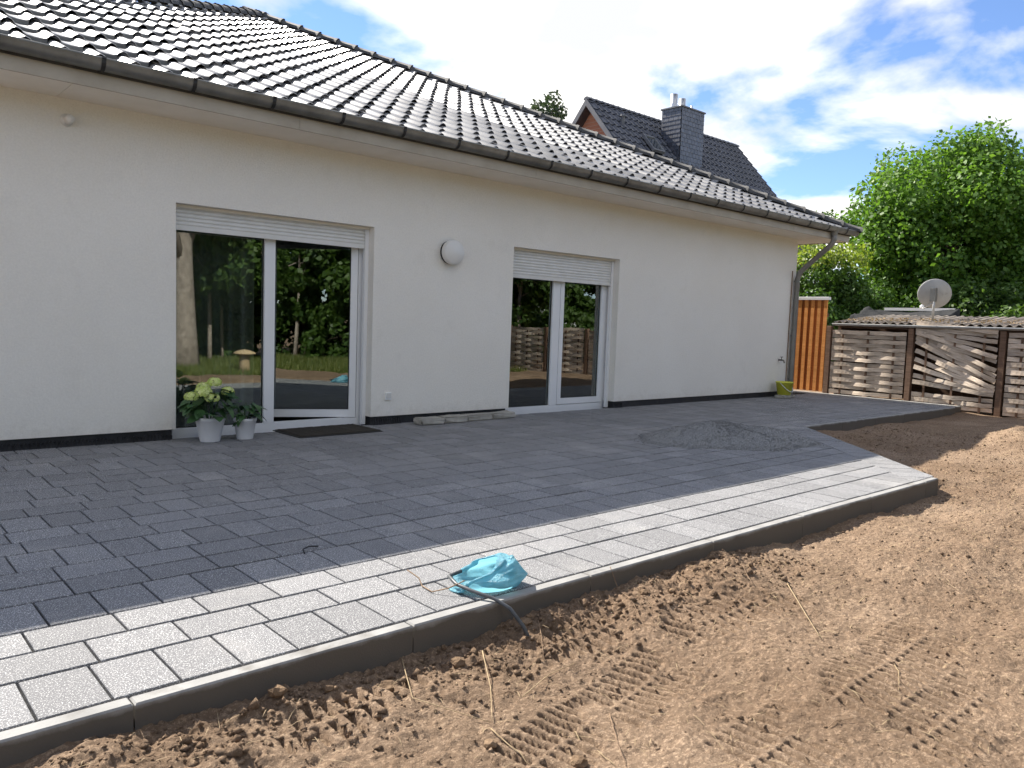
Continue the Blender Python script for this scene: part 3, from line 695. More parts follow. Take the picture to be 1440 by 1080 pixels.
# ------------------------------------------------------------------ things on the patio
def leaf_mesh(name, ln, wd, mat, droop=0.25):
    V = []; F_ = []; n = 5
    for i in range(n+1):
        s = i/n; ww = wd*0.5*math.sin(math.pi*min(1, s**0.8))**0.8 if 0 < s < 1 else 0.002
        z = -droop*ln*s*s
        V += [(-ww, ln*s, z+0.18*ww), (0, ln*s, z), (ww, ln*s, z+0.18*ww)]
    for i in range(n):
        a_ = i*3; F_ += [(a_, a_+1, a_+4, a_+3), (a_+1, a_+2, a_+5, a_+4)]
    me = bpy.data.meshes.new(name); me.from_pydata(V, [], F_); me.materials.append(mat)
    for p in me.polygons: p.use_smooth = True
    me.update(); return me
def obj_leaf_mat(name, ca, cb):
    m, t, b, o = new_mat(name); r = nd(t, 'ShaderNodeObjectInfo').outputs['Random']
    t.links.new(ramp(t, r, 0, 1, ca, cb), b.inputs['Base Color']); b.inputs['Roughness'].default_value = 0.45; return m
M['hyd'] = obj_leaf_mat('hydrangea_leaf', (0.025, 0.07, 0.025), (0.06, 0.13, 0.04))
M['pot'] = pmat('white_glazed_pot', (0.74, 0.74, 0.76), (0.80, 0.80, 0.82), 5, 0.35)
M['petal'] = leaf_mat('hydrangea_petals', (0.55, 0.66, 0.17), (0.82, 0.84, 0.46), 0.25)
M['peat'] = pmat('potting_soil', (0.02, 0.014, 0.01), (0.05, 0.035, 0.025), 40, 0.95, 0.8, 90, 0.01)
def pot(root, r0, r1, h):
    MB().lathe([(0, 0.0), (r0, 0.0), (r0+.003, .005), (r1-.004, h-.03), (r1, h-.028), (r1+.003, h), (r1-.006, h), (r1-.012, h-.03), (0.0, h-.035)], (0, 0, 0), 28).build('pot', M['pot'], root, True)
    MB().lathe([(r1-.012, h-.032), (0, h-.02)], (0, 0, 0), 20).build('potting_soil', M['peat'], root)
hyd = empty('potted_hydrangea', (2.705, 7.13, 0), 'white pot of hydrangea with round yellow green flower heads', 'plant')
pot(hyd, 0.085, 0.132, 0.225)
lm_ = leaf_mesh('leaf', 0.13, 0.095, M['hyd']); st = MB()
rs = random.Random(3)
for i in range(62):
    a_ = rs.uniform(0, 2*math.pi); t_ = rs.random(); r_ = 0.04+0.15*math.sqrt(rs.random()); z = 0.23+0.25*t_
    r_ *= 1.05-0.5*abs(t_-.4)
    o = obj('leaf', lm_, hyd, (r_*math.cos(a_), r_*math.sin(a_)*.75, z), (rs.uniform(-.9, .35), rs.uniform(-.4, .4), a_-math.pi/2+rs.uniform(-.5, .5)))
    s = rs.uniform(.7, 1.15); o.scale = (s, s, s)
for i in range(7):
    a_ = i*0.9; st.tube([(0.02*math.cos(a_), 0.02*math.sin(a_), .19), (.07*math.cos(a_), .06*math.sin(a_), .34), (.11*math.cos(a_), .09*math.sin(a_), .46)], 0.005, 5)
st.build('stems', M['hyd'], hyd)
def bloom(loc, r, seed):
    g = np.random.default_rng(seed); V = []; Q_ = []; tn = []
    for i in range(150):
        d = g.normal(size=3); d /= np.linalg.norm(d)
        if d[2] < -0.45: continue
        c_ = d*r*np.array([1, 1, .72])*g.uniform(.9, 1.03); a_ = np.cross(d, [0, 0, 1.0]+g.normal(size=3)*.2); a_ /= np.linalg.norm(a_); b_ = np.cross(d, a_)
        an = g.uniform(0, 1.57); a2, b2 = a_*math.cos(an)+b_*math.sin(an), b_*math.cos(an)-a_*math.sin(an)
        tv = g.random()
        for k in range(4):
            u = [a2, b2, -a2, -b2][k]; w_ = [b2, -a2, -b2, a2][k]; o_ = len(V); sp = r*.21
            V += [c_, c_+u*sp*.7+w_*sp*.5+d*.003, c_+u*sp*1.15+d*.001, c_+u*sp*.7-w_*sp*.5+d*.003]; Q_.append((o_, o_+1, o_+2, o_+3)); tn.append(min(1, max(0, tv+g.normal()*.15)))
    return obj('flower_head', np_mesh('flower_head', np.array(V), Q_, M['petal'], False, tn), hyd, loc)
bloom((-0.10, -0.10, 0.46), 0.075, 1); bloom((-0.19, -0.06, 0.42), 0.06, 2); bloom((-0.03, -0.13, 0.41), 0.062, 3); bloom((0.03, -0.02, 0.54), 0.062, 4); bloom((0.13, -0.08, 0.46), 0.058, 5); bloom((-0.06, 0.0, 0.50), 0.06, 6)
sp_ = empty('potted_shrub', (3.03, 7.12, 0), 'smaller white pot with a dark leafy plant beside the hydrangea', 'plant')
pot(sp_, 0.072, 0.105, 0.20); lm2 = leaf_mesh('leaf', 0.12, 0.06, M['hyd'], .45)
for i in range(40):
    a_ = rs.uniform(0, 2*math.pi); r_ = 0.02+0.10*rs.random(); z = 0.19+0.15*rs.random()
    o = obj('leaf', lm2, sp_, (r_*math.cos(a_), r_*math.sin(a_), z), (rs.uniform(-.3, .7), rs.uniform(-.5, .5), a_-math.pi/2+rs.uniform(-.4, .4)))
st = MB()
for i in range(6):
    a_ = i*1.05; st.tube([(0.01*math.cos(a_), .01*math.sin(a_), .165), (.05*math.cos(a_), .05*math.sin(a_), .25), (.09*math.cos(a_), .09*math.sin(a_), .33)], .004, 5)
st.build('stems', M['hyd'], sp_)
# door mat: coir ribs on a rubber sheet
mat_ = empty('door_mat', (3.94, 7.18, 0), 'dark brown doormat lying before the open terrace door', 'doormat')
MB().box(-.47, .47, -.29, .29, 0.0015, .010, .003).build('backing', M['rubber'], mat_)
m_coir = pmat('brown_coir', (0.022, 0.018, 0.012), (0.05, 0.04, 0.028), 60, 0.95, 0.9, 160, 0.008)
pile = MB(); x = -.45
while x < .44: pile.box(x, x+.022, -.27, .27, .0101, .017+random.uniform(-.001, .002)); x += .0245
pile.build('pile', m_coir, mat_); mat_.rotation_euler = (0, 0, rad(1.2))
# row of concrete blocks along the wall
M['block'] = pmat('rough_concrete_block', (0.30, 0.285, 0.25), (0.42, 0.40, 0.36), 9, 0.95, 0.9, 60, 0.01, 'object', 0.2)
def rough_box(lx, ly, lz, seed, amp=0.006):
    bm = bmesh.new(); bmesh.ops.create_cube(bm, size=1.0); bmesh.ops.scale(bm, vec=(lx, ly, lz), verts=bm.verts); bmesh.ops.translate(bm, vec=(0, 0, lz/2), verts=bm.verts)
    bmesh.ops.bevel(bm, geom=bm.edges[:], offset=.012, segments=2, affect='EDGES'); bmesh.ops.subdivide_edges(bm, edges=bm.edges[:], cuts=1, use_grid_fill=True)
    g = random.Random(seed)
    for v in bm.verts:
        if v.co.z > .004: v.co += Vector((g.gauss(0, amp), g.gauss(0, amp), g.gauss(0, amp*.6)))
    me = bpy.data.meshes.new('block'); bm.to_mesh(me); bm.free(); return me
for i, (xa, xb, lab) in enumerate(((5.045, 5.36, 'pale concrete block at the end of the row away from the second door'), (5.375, 5.72, 'second pale concrete block of the row along the wall'), (5.735, 6.11, 'third pale concrete block of the row along the wall'), (6.125, 6.50, 'pale concrete block of the row nearest the second door'))):
    me = rough_box(xb-xa, .17, .075, i); me.materials.append(M['block'])
    o = obj('concrete_block', me, None, ((xa+xb)/2, 7.17+.02*i, 0), (0, 0, rad((-2, 3, -1, 2)[i]))); tag(o, lab, 'block', 'concrete blocks along the wall')
# heap of grey chippings
cx_, cy_, rx_, ry_, hh = 7.22, 4.60, 0.92, 0.60, 0.25
nr, na = 40, 96; V = [(0, 0, hh)]; Fs = []
ga, gb = [], []
for i in range(1, nr+1):
    for k in range(na):
        a_ = 2*math.pi*k/na; s = i/nr; wob = 1+0.10*math.sin(2*a_+.6)+0.06*math.sin(5*a_+1)
        ga.append(s*wob*math.cos(a_)); gb.append(s*wob*math.sin(a_))
ga, gb = np.array(ga), np.array(gb); ss = np.repeat(np.arange(1, nr+1)/nr, na)
zz = hh*(1-ss)**0.85*(1-.25*np.exp(-((ga-.2)**2+(gb+.1)**2)*12))+0.03*fbm(ga*4+7, gb*4, 3)*np.sin(np.pi*np.minimum(1, ss*1.02))+.010*fbm(ga*30, gb*30, 2)*(1-ss)
zz = np.where(ss > .985, -.004, np.maximum(zz, 0.001)+.004)
ang = rad(-42)
xs = ga*rx_; ys = gb*ry_; xr, yr = xs*math.cos(ang)-ys*math.sin(ang), xs*math.sin(ang)+ys*math.cos(ang)
V += list(zip(xr, yr, zz))
for k in range(na): Fs.append((0, 1+k, 1+(k+1) % na))
for i in range(nr-1):
    for k in range(na): a_ = 1+i*na+k; b_ = 1+i*na+(k+1) % na; Fs.append((a_, a_+na, b_+na, b_))
heap = empty('gravel_heap', (cx_, cy_, 0), 'low heap of fine grey chippings tipped on the patio', 'gravel heap')
mesh_obj('heap_body', V, Fs, M['gravel'], heap, True)
# loose stones on and round the heap
g = np.random.default_rng(5); SV = []; SF = []
ico = [(-1, 0, 0), (1, 0, 0), (0, -1, 0), (0, 1, 0), (0, 0, -1), (0, 0, 1)]; icf = [(5, 1, 3), (5, 3, 0), (5, 0, 2), (5, 2, 1), (4, 3, 1), (4, 0, 3), (4, 2, 0), (4, 1, 2)]
for i in range(5200):
    k = g.integers(0, len(xr)) if g.random() < .85 else g.integers(len(xr)-na*3, len(xr)); f_ = 1.0 if i < 4700 else g.uniform(1.0, 1.18)
    k2 = min(len(xr)-1, k+na) if g.random() < .5 else k; k3 = k+1 if (k+1) % na else k; w1, w2 = g.random(), g.random()
    px_ = xr[k]*(1-w1)+xr[k2]*w1+(xr[k3]-xr[k])*w2; py_ = yr[k]*(1-w1)+yr[k2]*w1+(yr[k3]-yr[k])*w2
    p = np.array([px_*f_, py_*f_, (zz[k]*(1-w1)+zz[k2]*w1 if f_ == 1.0 else .002)]); r_ = g.uniform(.003, .008); o_ = len(SV)
    for q in ico: SV.append(p+np.array(q)*r_*g.uniform(.6, 1.3, 3)+[0, 0, r_*.4])
    SF += [tuple(j+o_ for j in f) for f in icf]
so = obj('loose_chippings', np_mesh('loose_chippings', np.array(SV), SF, M['gravel']), heap); so['kind'] = 'stuff'
# yellow-green bucket on two flat stones by the downpipe
bk = empty('bucket', (13.03, 7.16, 0.055), 'yellow green plastic bucket standing on stones beside the downpipe', 'bucket')
m_bk = pmat('lime_plastic', (0.60, 0.60, 0.05), (0.68, 0.68, 0.09), 4, 0.4)
MB().lathe([(0, 0.0), (0.115, 0.0), (0.15, .215), (0.158, .215), (0.158, .235), (0.146, .235), (.110, .012), (0, .012)], (0, 0, 0), 24).build('body', m_bk, bk, True)
MB().tube([(-.155*math.cos(t_), -.155*math.sin(t_)*.96, .222-.16*math.sin(t_)) for t_ in np.linspace(0, math.pi, 13)], .005, 6).build('handle', M['pvc'], bk)
for i, (x, y, l1, l2) in enumerate(((12.94, 7.13, .26, .2), (13.16, 7.16, .17, .2))):
    me = rough_box(l1, l2, .055, 20+i); me.materials.append(M['block'])
    tag(obj('flat_stone', me, None, (x, y, 0)), ('wide' if i == 0 else 'narrow')+' flat stone under the yellow green bucket', 'stone', 'stones under the bucket')

# blue plastic bag, lying on its side with the mouth open to the left
m, t, b, o = new_mat('blue_plastic_film'); M['bag'] = m; v = coords(t, 'object')
t.links.new(ramp(t, noise(t, v, 12, 4), .3, .7, (0.20, 0.60, 0.75), (0.42, 0.78, 0.88)), b.inputs['Base Color']); b.inputs['Roughness'].default_value = 0.28
tr = nd(t, 'ShaderNodeBsdfTranslucent'); tr.inputs[0].default_value = (0.30, 0.70, 0.84, 1)
ms = nd(t, 'ShaderNodeMixShader'); ms.inputs[0].default_value = 0.38; t.links.new(b.outputs[0], ms.inputs[1]); t.links.new(tr.outputs[0], ms.inputs[2]); t.links.new(ms.outputs[0], o.inputs[0])
bump(t, b, noise(t, v, 26, 6, 0.65, 2.0), 1.0, 0.03)
bag = empty('plastic_bag', (2.235, 2.62, 0.0), 'crumpled light blue plastic bag lying open on the patio edge', 'bag')
na, nl = 64, 34; V = []; g = random.Random(11); ph = [g.uniform(0, 6.28) for _ in range(12)]
def bag_pt(s, a_, k=1.0, dx=0.0):
    r_ = 0.088+0.034*math.sin(math.pi*min(1, s*.9+.02))
    r_ *= 1-max(0, (s-.45)/.55)**2.4*.96
    cre = 0.05*math.sin(5*a_+ph[0]+2.5*s)+0.05*math.sin(8*a_+ph[1]-5*s)+0.05*abs(math.sin(6.5*a_+ph[2]+8*s))+0.025*math.sin(15*a_+ph[3]+9*s)
    rr = r_*(1+cre*(.5+s))*(1+0.10*math.sin(3*a_+ph[4])*(1-s)**3)*k
    y = rr*math.cos(a_)*1.2; z = 0.088*(1-.25*s)+rr*math.sin(a_)*0.95
    x = -0.17+0.40*s+dx+(0.02*math.sin(2*a_+ph[5])+.015*math.sin(5*a_+ph[6]))*(1-s)**2+max(0, z)*1.25*(1-s)**1.3
    return (x, y, max(z, 0.004+0.003*math.sin(9*a_+7*s)**2))
for i in range(nl+1):
    for k in range(na): V.append(bag_pt(i/nl, 2*math.pi*k/na))
Fs = [(i*na+k, i*na+(k+1) % na, (i+1)*na+(k+1) % na, (i+1)*na+k) for i in range(nl) for k in range(na)]
o_ = len(V); LR = 6   # lip rolled outwards round the mouth
for j in range(1, LR+1):
    t_ = math.pi*1.5*j/LR
    for k in range(na):
        a_ = 2*math.pi*k/na; w_ = .10*(1+.5*math.sin(3*a_+1.3)+.3*math.sin(7*a_))
        V.append(bag_pt(0, a_, 1+w_*(1-math.cos(t_)), -.016*math.sin(t_)))
for k in range(na):
    k2 = (k+1) % na; Fs.append((k2, k, o_+k, o_+k2))
    for j in range(LR-1): Fs.append((o_+j*na+k2, o_+j*na+k, o_+(j+1)*na+k, o_+(j+1)*na+k2))
mesh_obj('film', V, Fs, M['bag'], bag, True); bag.rotation_euler = (0, 0, rad(-27)); bag.scale = (.86, .86, .68)
m_in = pmat('shade_toned_film', (0.03, 0.17, 0.25), (0.12, 0.40, 0.50), 40, 0.3, 0.8, 60, 0.02)  # darker blue than the film: shade inside the bag put into the colour
bm = bmesh.new(); bmesh.ops.create_icosphere(bm, subdivisions=4, radius=0.05)
for v_ in bm.verts:
    q = v_.co.copy(); n_ = 0.02*math.sin(60*q.x+9*q.y)+0.018*math.sin(75*q.y+20*q.z)+.015*math.sin(90*q.z-30*q.x); v_.co = q*(1+n_*6)
    v_.co.z = max(-.07, v_.co.z*.8)
me = bpy.data.meshes.new('crumpled_shade_lump'); bm.to_mesh(me); bm.free(); me.materials.append(m_in); obj('crumpled_shade_lump', me, bag, (0.05, 0.01, .045))
# grey conduit coming out of the ground into the bag
cond = MB().tube([(2.22, 2.25, -0.20), (2.19, 2.31, -0.08), (2.165, 2.37, -0.015), (2.135, 2.44, 0.014), (2.09, 2.54, 0.030), (2.07, 2.62, 0.04), (2.09, 2.70, 0.05), (2.16, 2.70, .06)], 0.0085, 8)
m_cd = pmat('grey_conduit', (0.045, 0.05, 0.055), (0.085, 0.09, 0.095), 30, 0.45)
tag(cond.build('cable_conduit', m_cd, None, True), 'dark grey cable conduit rising from the soil into the blue bag', 'conduit')
wr = MB().tube([(2.10, 2.60, .055), (2.03, 2.62, .03), (1.985, 2.68, .006), (1.995, 2.77, .006), (2.02, 2.83, .02), (1.99, 2.88, .05)], .0028, 5)
tag(wr.build('wire', M['root'], None, True), 'thin brown wire curling out beside the blue bag', 'wire')
tw = gnd(440, 775); tg = MB().tube([tw+np.array(d) for d in ((-.06, -.03, .006), (-.045, .02, .012), (0, .045, .014), (.05, .04, .008))], .004, 5)
tag(tg.build('twig', M['rubber'], None, True), 'short dark curved twig lying on the shaded paving', 'twig')

# ------------------------------------------------------------------ soil litter
def clod_mesh(r, seed):
    bm = bmesh.new(); bmesh.ops.create_icosphere(bm, subdivisions=2, radius=r); g = random.Random(seed)
    for v_ in bm.verts: v_.co *= 1+g.gauss(0, .13); v_.co.z *= .72
    me = bpy.data.meshes.new('soil_clod'); bm.to_mesh(me); bm.free(); me.materials.append(M['clod'])
    for p in me.polygons: p.use_smooth = False
    return me
for i, (u, v_, r_) in enumerate(((545, 955, .036), (462, 968, .02), (645, 925, .03), (740, 878, .03), (722, 862, .018), (390, 985, .03), (815, 1055, .026), (690, 1030, .022), (905, 838, .02), (945, 832, .018))):
    p = gnd(u, v_, -.10); p[1] = min(p[1], KERB_Y-.05); z = soil_z(p[0], p[1])
    tag(obj('soil_clod', clod_mesh(r_, i), None, (p[0], p[1], z+r_*.35), (0, 0, i)), 'lump of dry brown soil lying near the kerb', 'soil clod', 'soil clods near the kerb')
g = np.random.default_rng(9); SV = []; SF = []
for i in range(8000):
    if i < 2600: x = g.uniform(0.2, 4.2); y = KERB_Y-0.03-abs(g.normal(0, .22)); r_ = g.gamma(1.6, .0036)+.002
    else: x = g.uniform(.5, 11)**1.0; y = g.uniform(0.1, KERB_Y-.05) if x < 7.3 else g.uniform(.27*x-.3, 4.5); r_ = g.gamma(1.6, .002)+.0015+.0004*x
    if x > 7.2 and (np.array([x, y])-DIAG_A)@DN < .05: continue
    r_ = min(r_, .028); p = np.array([x, y, soil_z(x, y)]); o_ = len(SV)
    for q in ico: SV.append(p+np.array(q)*r_*g.uniform(.55, 1.35, 3)*[1, 1, .8]+g.normal(0, r_*.15, 3)+[0, 0, r_*.1])
    SF += [tuple(j+o_ for j in f) for f in icf]
tag(obj('soil_crumbs', np_mesh('soil_crumbs', np.array(SV), SF, M['soil'])), 'loose crumbs of brown soil scattered over the bare ground', 'soil crumbs', None, 'stuff')
SV = []; SF = []
for i in range(3000):
    x = g.uniform(.4, 12); y = g.uniform(0.0, KERB_Y-.06) if x < 7.3 else g.uniform(.27*x-.3, 4.4)
    if x > 7.2 and (np.array([x, y])-DIAG_A)@DN < .06: continue
    a_ = g.uniform(0, 6.28); ln = g.gamma(2, .018)+.01; d = np.array([math.cos(a_), math.sin(a_), g.normal(0, .12)])*ln; n_ = np.array([-math.sin(a_), math.cos(a_), 0])*(.0006+.00018*x)
    p = np.array([x, y, soil_z(x, y)+.004]); p2 = p+d; p2[2] = max(p2[2], soil_z(p2[0], p2[1])+.003); m_ = (p+p2)/2+[0, 0, g.uniform(0, .008)]
    o_ = len(SV); SV += [p-n_, p+n_, m_+n_+[0, 0, .0015], m_-n_+[0, 0, .0015], p2, p2+[0, 0, .001]]; SF += [(o_, o_+1, o_+2, o_+3), (o_+3, o_+2, o_+5, o_+4)]
tag(obj('straw_litter', np_mesh('straw_litter', np.array(SV), SF, M['straw'])), 'short bits of dry straw scattered over the bare soil', 'straw', None, 'stuff')
# long dry stalks and roots, each from the photograph
stalks = [((858, 797), (870, 830), (905, 870), (955, 903)), ((565, 935), (580, 985), (690, 1018)), ((678, 925), (690, 970), (692, 1015)), ((757, 870), (762, 905), (764, 930)), ((735, 980), (772, 960), (810, 938)), ((690, 1032), (715, 1052), (748, 1078)),
          ((857, 1005), (868, 1045), (880, 1079)), ((800, 1040), (835, 1058), (865, 1079)), ((1107, 823), (1135, 870), (1152, 897)), ((1010, 775), (1040, 800), (1060, 822)), ((225, 1022), (250, 1020), (272, 1007)), ((330, 1000), (345, 985), (395, 975)),
          ((1165, 1032), (1180, 1018), (1200, 1015)), ((1255, 947), (1263, 958), (1264, 970)), ((1208, 847), (1216, 841), (1228, 838)), ((700, 985), (720, 975), (735, 968))]
labs = 'long pale dry stalk lying on the bare soil'
for i, st_ in enumerate(stalks):
    pts = []
    for (u, v_) in st_:
        p = gnd(u, v_, -.11)
        if i == 0 and v_ == 797: p = gnd(u, v_, 0.012)
        else:
            p[2] = soil_z(p[0], p[1]); p = gnd(u, v_, p[2]); p[2] = soil_z(p[0], p[1])+.007
        pts.append(p)
    P = []
    for k in range(len(pts)-1):
        for s in (0, .25, .5, .75): P.append(pts[k]*(1-s)+pts[k+1]*s)
    P.append(pts[-1])
    for p in P[1 if i == 0 else 0:]:
        p[2] = max(p[2], soil_z(p[0], p[1])+.006)
    rr = .0010+.0003*(i % 3)+.00028*np.linalg.norm(P[0][:2])
    o = MB().tube(P, [rr*(1-.5*k/len(P)) for k in range(len(P))], 5).build('dry_stalk', M['straw'] if i % 3 else M['root'], None, True)
    tag(o, 'long dry stalk leaning on the kerb down to the soil' if i == 0 else labs, 'stalk', 'dry stalks on the soil')

# ------------------------------------------------------------------ woven fence and shed at the end of the patio
FX = 15.0
def wood(name, c0, c1):
    m, t, b, o = new_mat(name); v = coords(t, 'object'); mpn = nd(t, 'ShaderNodeMapping'); t.links.new(v, mpn.inputs[0]); mpn.inputs['Scale'].default_value = (30, 2.5, 30)
    rnd = nd(t, 'ShaderNodeObjectInfo').outputs['Random']
    c = ramp(t, noise(t, mpn.outputs[0], 1.5, 6, .65), .3, .7, c0, c1); hs = nd(t, 'ShaderNodeHueSaturation'); t.links.new(c, hs.inputs['Color']); t.links.new(mth(t, 'ADD', mth(t, 'MULTIPLY', rnd, .6), .7), hs.inputs['Value'])
    t.links.new(hs.outputs[0], b.inputs['Base Color']); b.inputs['Roughness'].default_value = .85; b.inputs['Specular IOR Level'].default_value = .25
    bump(t, b, noise(t, mpn.outputs[0], 4, 5, .6), .6, .003); return m
M['slat'] = wood('weathered_slat', (0.40, 0.31, 0.235), (0.70, 0.60, 0.49)); M['post'] = wood('brown_post', (0.11, 0.065, 0.042), (0.22, 0.14, 0.095))
def slat_mesh(ln, ph, amp=.024, h=.074, waves=1.5, seed=0):
    n = 18; V = []; g = random.Random(seed)
    for i in range(n+1):
        s = i/n; y = ln*s; x = amp*math.sin(2*math.pi*waves*s+ph); hh = h*(1-.06*math.sin(3*s+seed)); tilt = .006*math.sin(5*s+seed)
        jg = g.uniform(-.003, .003); V += [(x-.003+tilt, y, jg), (x+.003+tilt, y, jg), (x+.003-tilt, y, hh+jg*1.4), (x-.003-tilt, y, hh+jg*1.4)]
    Fs = []
    for i in range(n):
        a_ = i*4
        for k in range(4): k2 = (k+1) % 4; Fs.append((a_+k, a_+4+k, a_+4+k2, a_+k2))
    Fs += [(0, 1, 2, 3), (n*4+3, n*4+2, n*4+1, n*4)]
    me = bpy.data.meshes.new('slat'); me.from_pydata(V, [], Fs); me.materials.append(M['slat'])
    me.update(); return me
SL = [slat_mesh(1.40, 0, seed=1), slat_mesh(1.40, math.pi, seed=2)]
def fence_panel(y_hi, y_lo, z0, label, broken=False, top=1.27):
    ln = y_hi-y_lo; p = empty('woven_fence_panel', (FX, y_lo, z0), label, 'fence', 'woven fence panels')
    for k in range(3): MB().box(-.011, .011, ln*(k+.5)/3-.017, ln*(k+.5)/3+.017, 0.0, top-z0-.02).build('stake', M['post'], p)
    rows = int((top-z0+.03)/.0765); g = random.Random(int(y_hi*100))
    for r_ in range(rows):
        z = .02+r_*.0765
        if broken and r_ > 2:
            t_ = (r_-3)/(rows-4); tilt = (.10+.34*math.sin(math.pi*min(1, t_*1.15)))*(1 if r_ % 4 else .8)
            o = obj('slat', SL[r_ % 2], p, (-.02 if r_ % 2 else .0, .03, z-.55*math.sin(tilt)*1.2+.10), (tilt, 0, 0))
            o.scale = (1, (ln-.06)/1.4/math.cos(tilt), 1)
            if z-.66*math.sin(tilt)+.1 < 0.01: o.location.z = .02+.03*r_
            if r_ in (7, 11): o.scale[1] *= .72
        else:
            o = obj('slat', SL[r_ % 2], p, (g.gauss(0, .002), .03, z+g.gauss(0, .004)), (g.gauss(0, .008), g.gauss(0, .05), 0)); o.scale = (1, (ln-.06)/1.4, 1)
    return p
fence_panel(7.32, 5.86, 0.01, 'grey woven slat panel beside the orange boards, slats intact')
fence_panel(5.76, 4.37, -0.09, 'broken woven slat panel with slats fallen aslant', True)
fence_panel(4.27, 2.87, -0.12, 'woven slat panel next to the broken one, farther from the house')
for k in range(4): fence_panel(2.78-k*1.5, 1.40-k*1.5, -0.20-.03*k, 'woven slat panel in the run seen mirrored in the second terrace door', False, 1.05)
pm = MB().box(-.05, .05, -.045, .045, -.4, 1.33, .006).mesh('fence_post', M['post'])
for i, (y, lab) in enumerate(((7.365, 'brown wooden fence post against the orange boards'), (5.81, 'brown fence post between the intact and the broken panel'), (4.32, 'brown fence post at the outer end of the broken panel'), (2.825, 'brown fence post where the shed roof ends'))):
    tag(obj('fence_post', pm, None, (FX+.028, y, 0)), lab, 'post', 'fence posts')
for k in range(4): tag(obj('fence_post', pm, None, (FX+.028, 1.34-k*1.5, -.25)), 'brown fence post of the run seen mirrored in the second terrace door', 'post', 'fence posts')
# plinth strip at the foot of the fence
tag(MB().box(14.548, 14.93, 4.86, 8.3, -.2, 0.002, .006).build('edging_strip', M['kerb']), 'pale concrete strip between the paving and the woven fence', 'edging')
# low shed behind: corrugated roof with a grey gutter
shed = empty('lean_to_shed', (14.72, 5.0, -.1), 'low lean-to shed with corrugated roof and pale gutter behind the woven fence', 'shed')
S0 = Vector(shed.location)
def shp(mb, name, mat, smooth=False):
    o = mb.build(name, mat, shed, smooth); o.location = -S0; return o
m_cor = pmat('old_fibre_cement', (0.20, 0.17, 0.14), (0.36, 0.31, 0.26), 6, .9, .6, 60, .006, 'world', .2, stain=((.09, .08, .05), 4, .55))
cw = MB(); ny_ = 140; V = []; Fs = []
for i in range(ny_+1):
    y = 2.9+(7.12-2.9)*i/ny_; dz = .024*math.cos(2*math.pi*y/.146)
    V += [(14.60, y, 1.42+dz), (15.4, y, 1.50+dz), (16.4, y, 1.60+dz), (14.60, y, 1.412+dz), (16.4, y, 1.592+dz)]
for i in range(ny_):
    a_ = i*5; b_ = a_+5; Fs += [(a_, a_+1, b_+1, b_), (a_+1, a_+2, b_+2, b_+1), (a_, b_, b_+3, a_+3), (a_+3, b_+3, b_+4, a_+4)]
cw.add(V, Fs); shp(cw, 'corrugated_roof', m_cor)
sw = MB().box(14.75, 16.3, 3.0, 3.06, -.1, 1.40).box(14.75, 16.3, 7.04, 7.10, -.1, 1.40).box(16.24, 16.3, 3.061, 7.039, -.1, 1.5).box(14.70, 14.76, 3.061, 7.039, 1.30, 1.385); shp(sw, 'shed_wall', M['post'])
m_gut2 = pmat('pale_zinc_gutter', (0.36, 0.37, 0.37), (0.50, 0.50, 0.49), 4, .45, metal=.4, mode='world')
g2 = MB(); prof = [(14.565+.045*math.cos(math.pi+math.pi*k/8), 1.385+.045*math.sin(math.pi+math.pi*k/8)) for k in range(9)]; n = 9
g2.add([(x, 7.12, z) for x, z in prof]+[(x, 2.9, z) for x, z in prof]+[(14.565+(x-14.565)*.93, 7.12, 1.386+(z-1.385)*.93) for x, z in prof]+[(14.565+(x-14.565)*.93, 2.9, 1.386+(z-1.385)*.93) for x, z in prof], [(i, i+1, n+i+1, n+i) for i in range(n-1)]+[(2*n+i+1, 2*n+i, 3*n+i, 3*n+i+1) for i in range(n-1)]+[(0, n, 3*n, 2*n), (n-1, 3*n-1, 4*n-1, 2*n-1)])
g2.add([(x, 7.121, z) for x, z in prof], [tuple(range(n))])
shp(g2, 'shed_gutter', m_gut2, True)
for y in (6.6, 5.9, 5.2, 4.5, 3.8, 3.2): shp(MB().add([(14.565+.047*math.cos(math.pi+math.pi*k/8), y-.01, 1.385+.047*math.sin(math.pi+math.pi*k/8)) for k in range(9)]+[(14.565+.047*math.cos(math.pi+math.pi*k/8), y+.01, 1.385+.047*math.sin(math.pi+math.pi*k/8)) for k in range(9)], [(i, i+9, i+10, i+1) for i in range(8)]), 'gutter_bracket', m_gut2)
g = np.random.default_rng(3); SV = []; SF = []; tn = []
for i in range(900):
    x, y = g.uniform(14.64, 15.5), g.uniform(3.0, 7.0); z = 1.50+(x-15.4)*.1; a_ = g.uniform(0, 6.28); s = g.uniform(.012, .03); o_ = len(SV); d = np.array([math.cos(a_), math.sin(a_), g.normal(0, .3)])*s; e_ = np.array([-math.sin(a_), math.cos(a_), g.normal(0, .3)])*s*.6
    p = np.array([x, y, z+.03]); SV += [p-d, p-e_, p+d, p+e_]; SF.append((o_, o_+1, o_+2, o_+3)); tn.append(g.random())
shed.location.x += .40; shed.location.y += .16
lit_m = leaf_mat('fallen_leaves', (.10, .06, .03), (.28, .19, .09), .1)
o = obj('leaf_litter', np_mesh('leaf_litter', np.array(SV), SF, lit_m, False, tn), shed); o.location = -S0; o['kind'] = 'stuff'
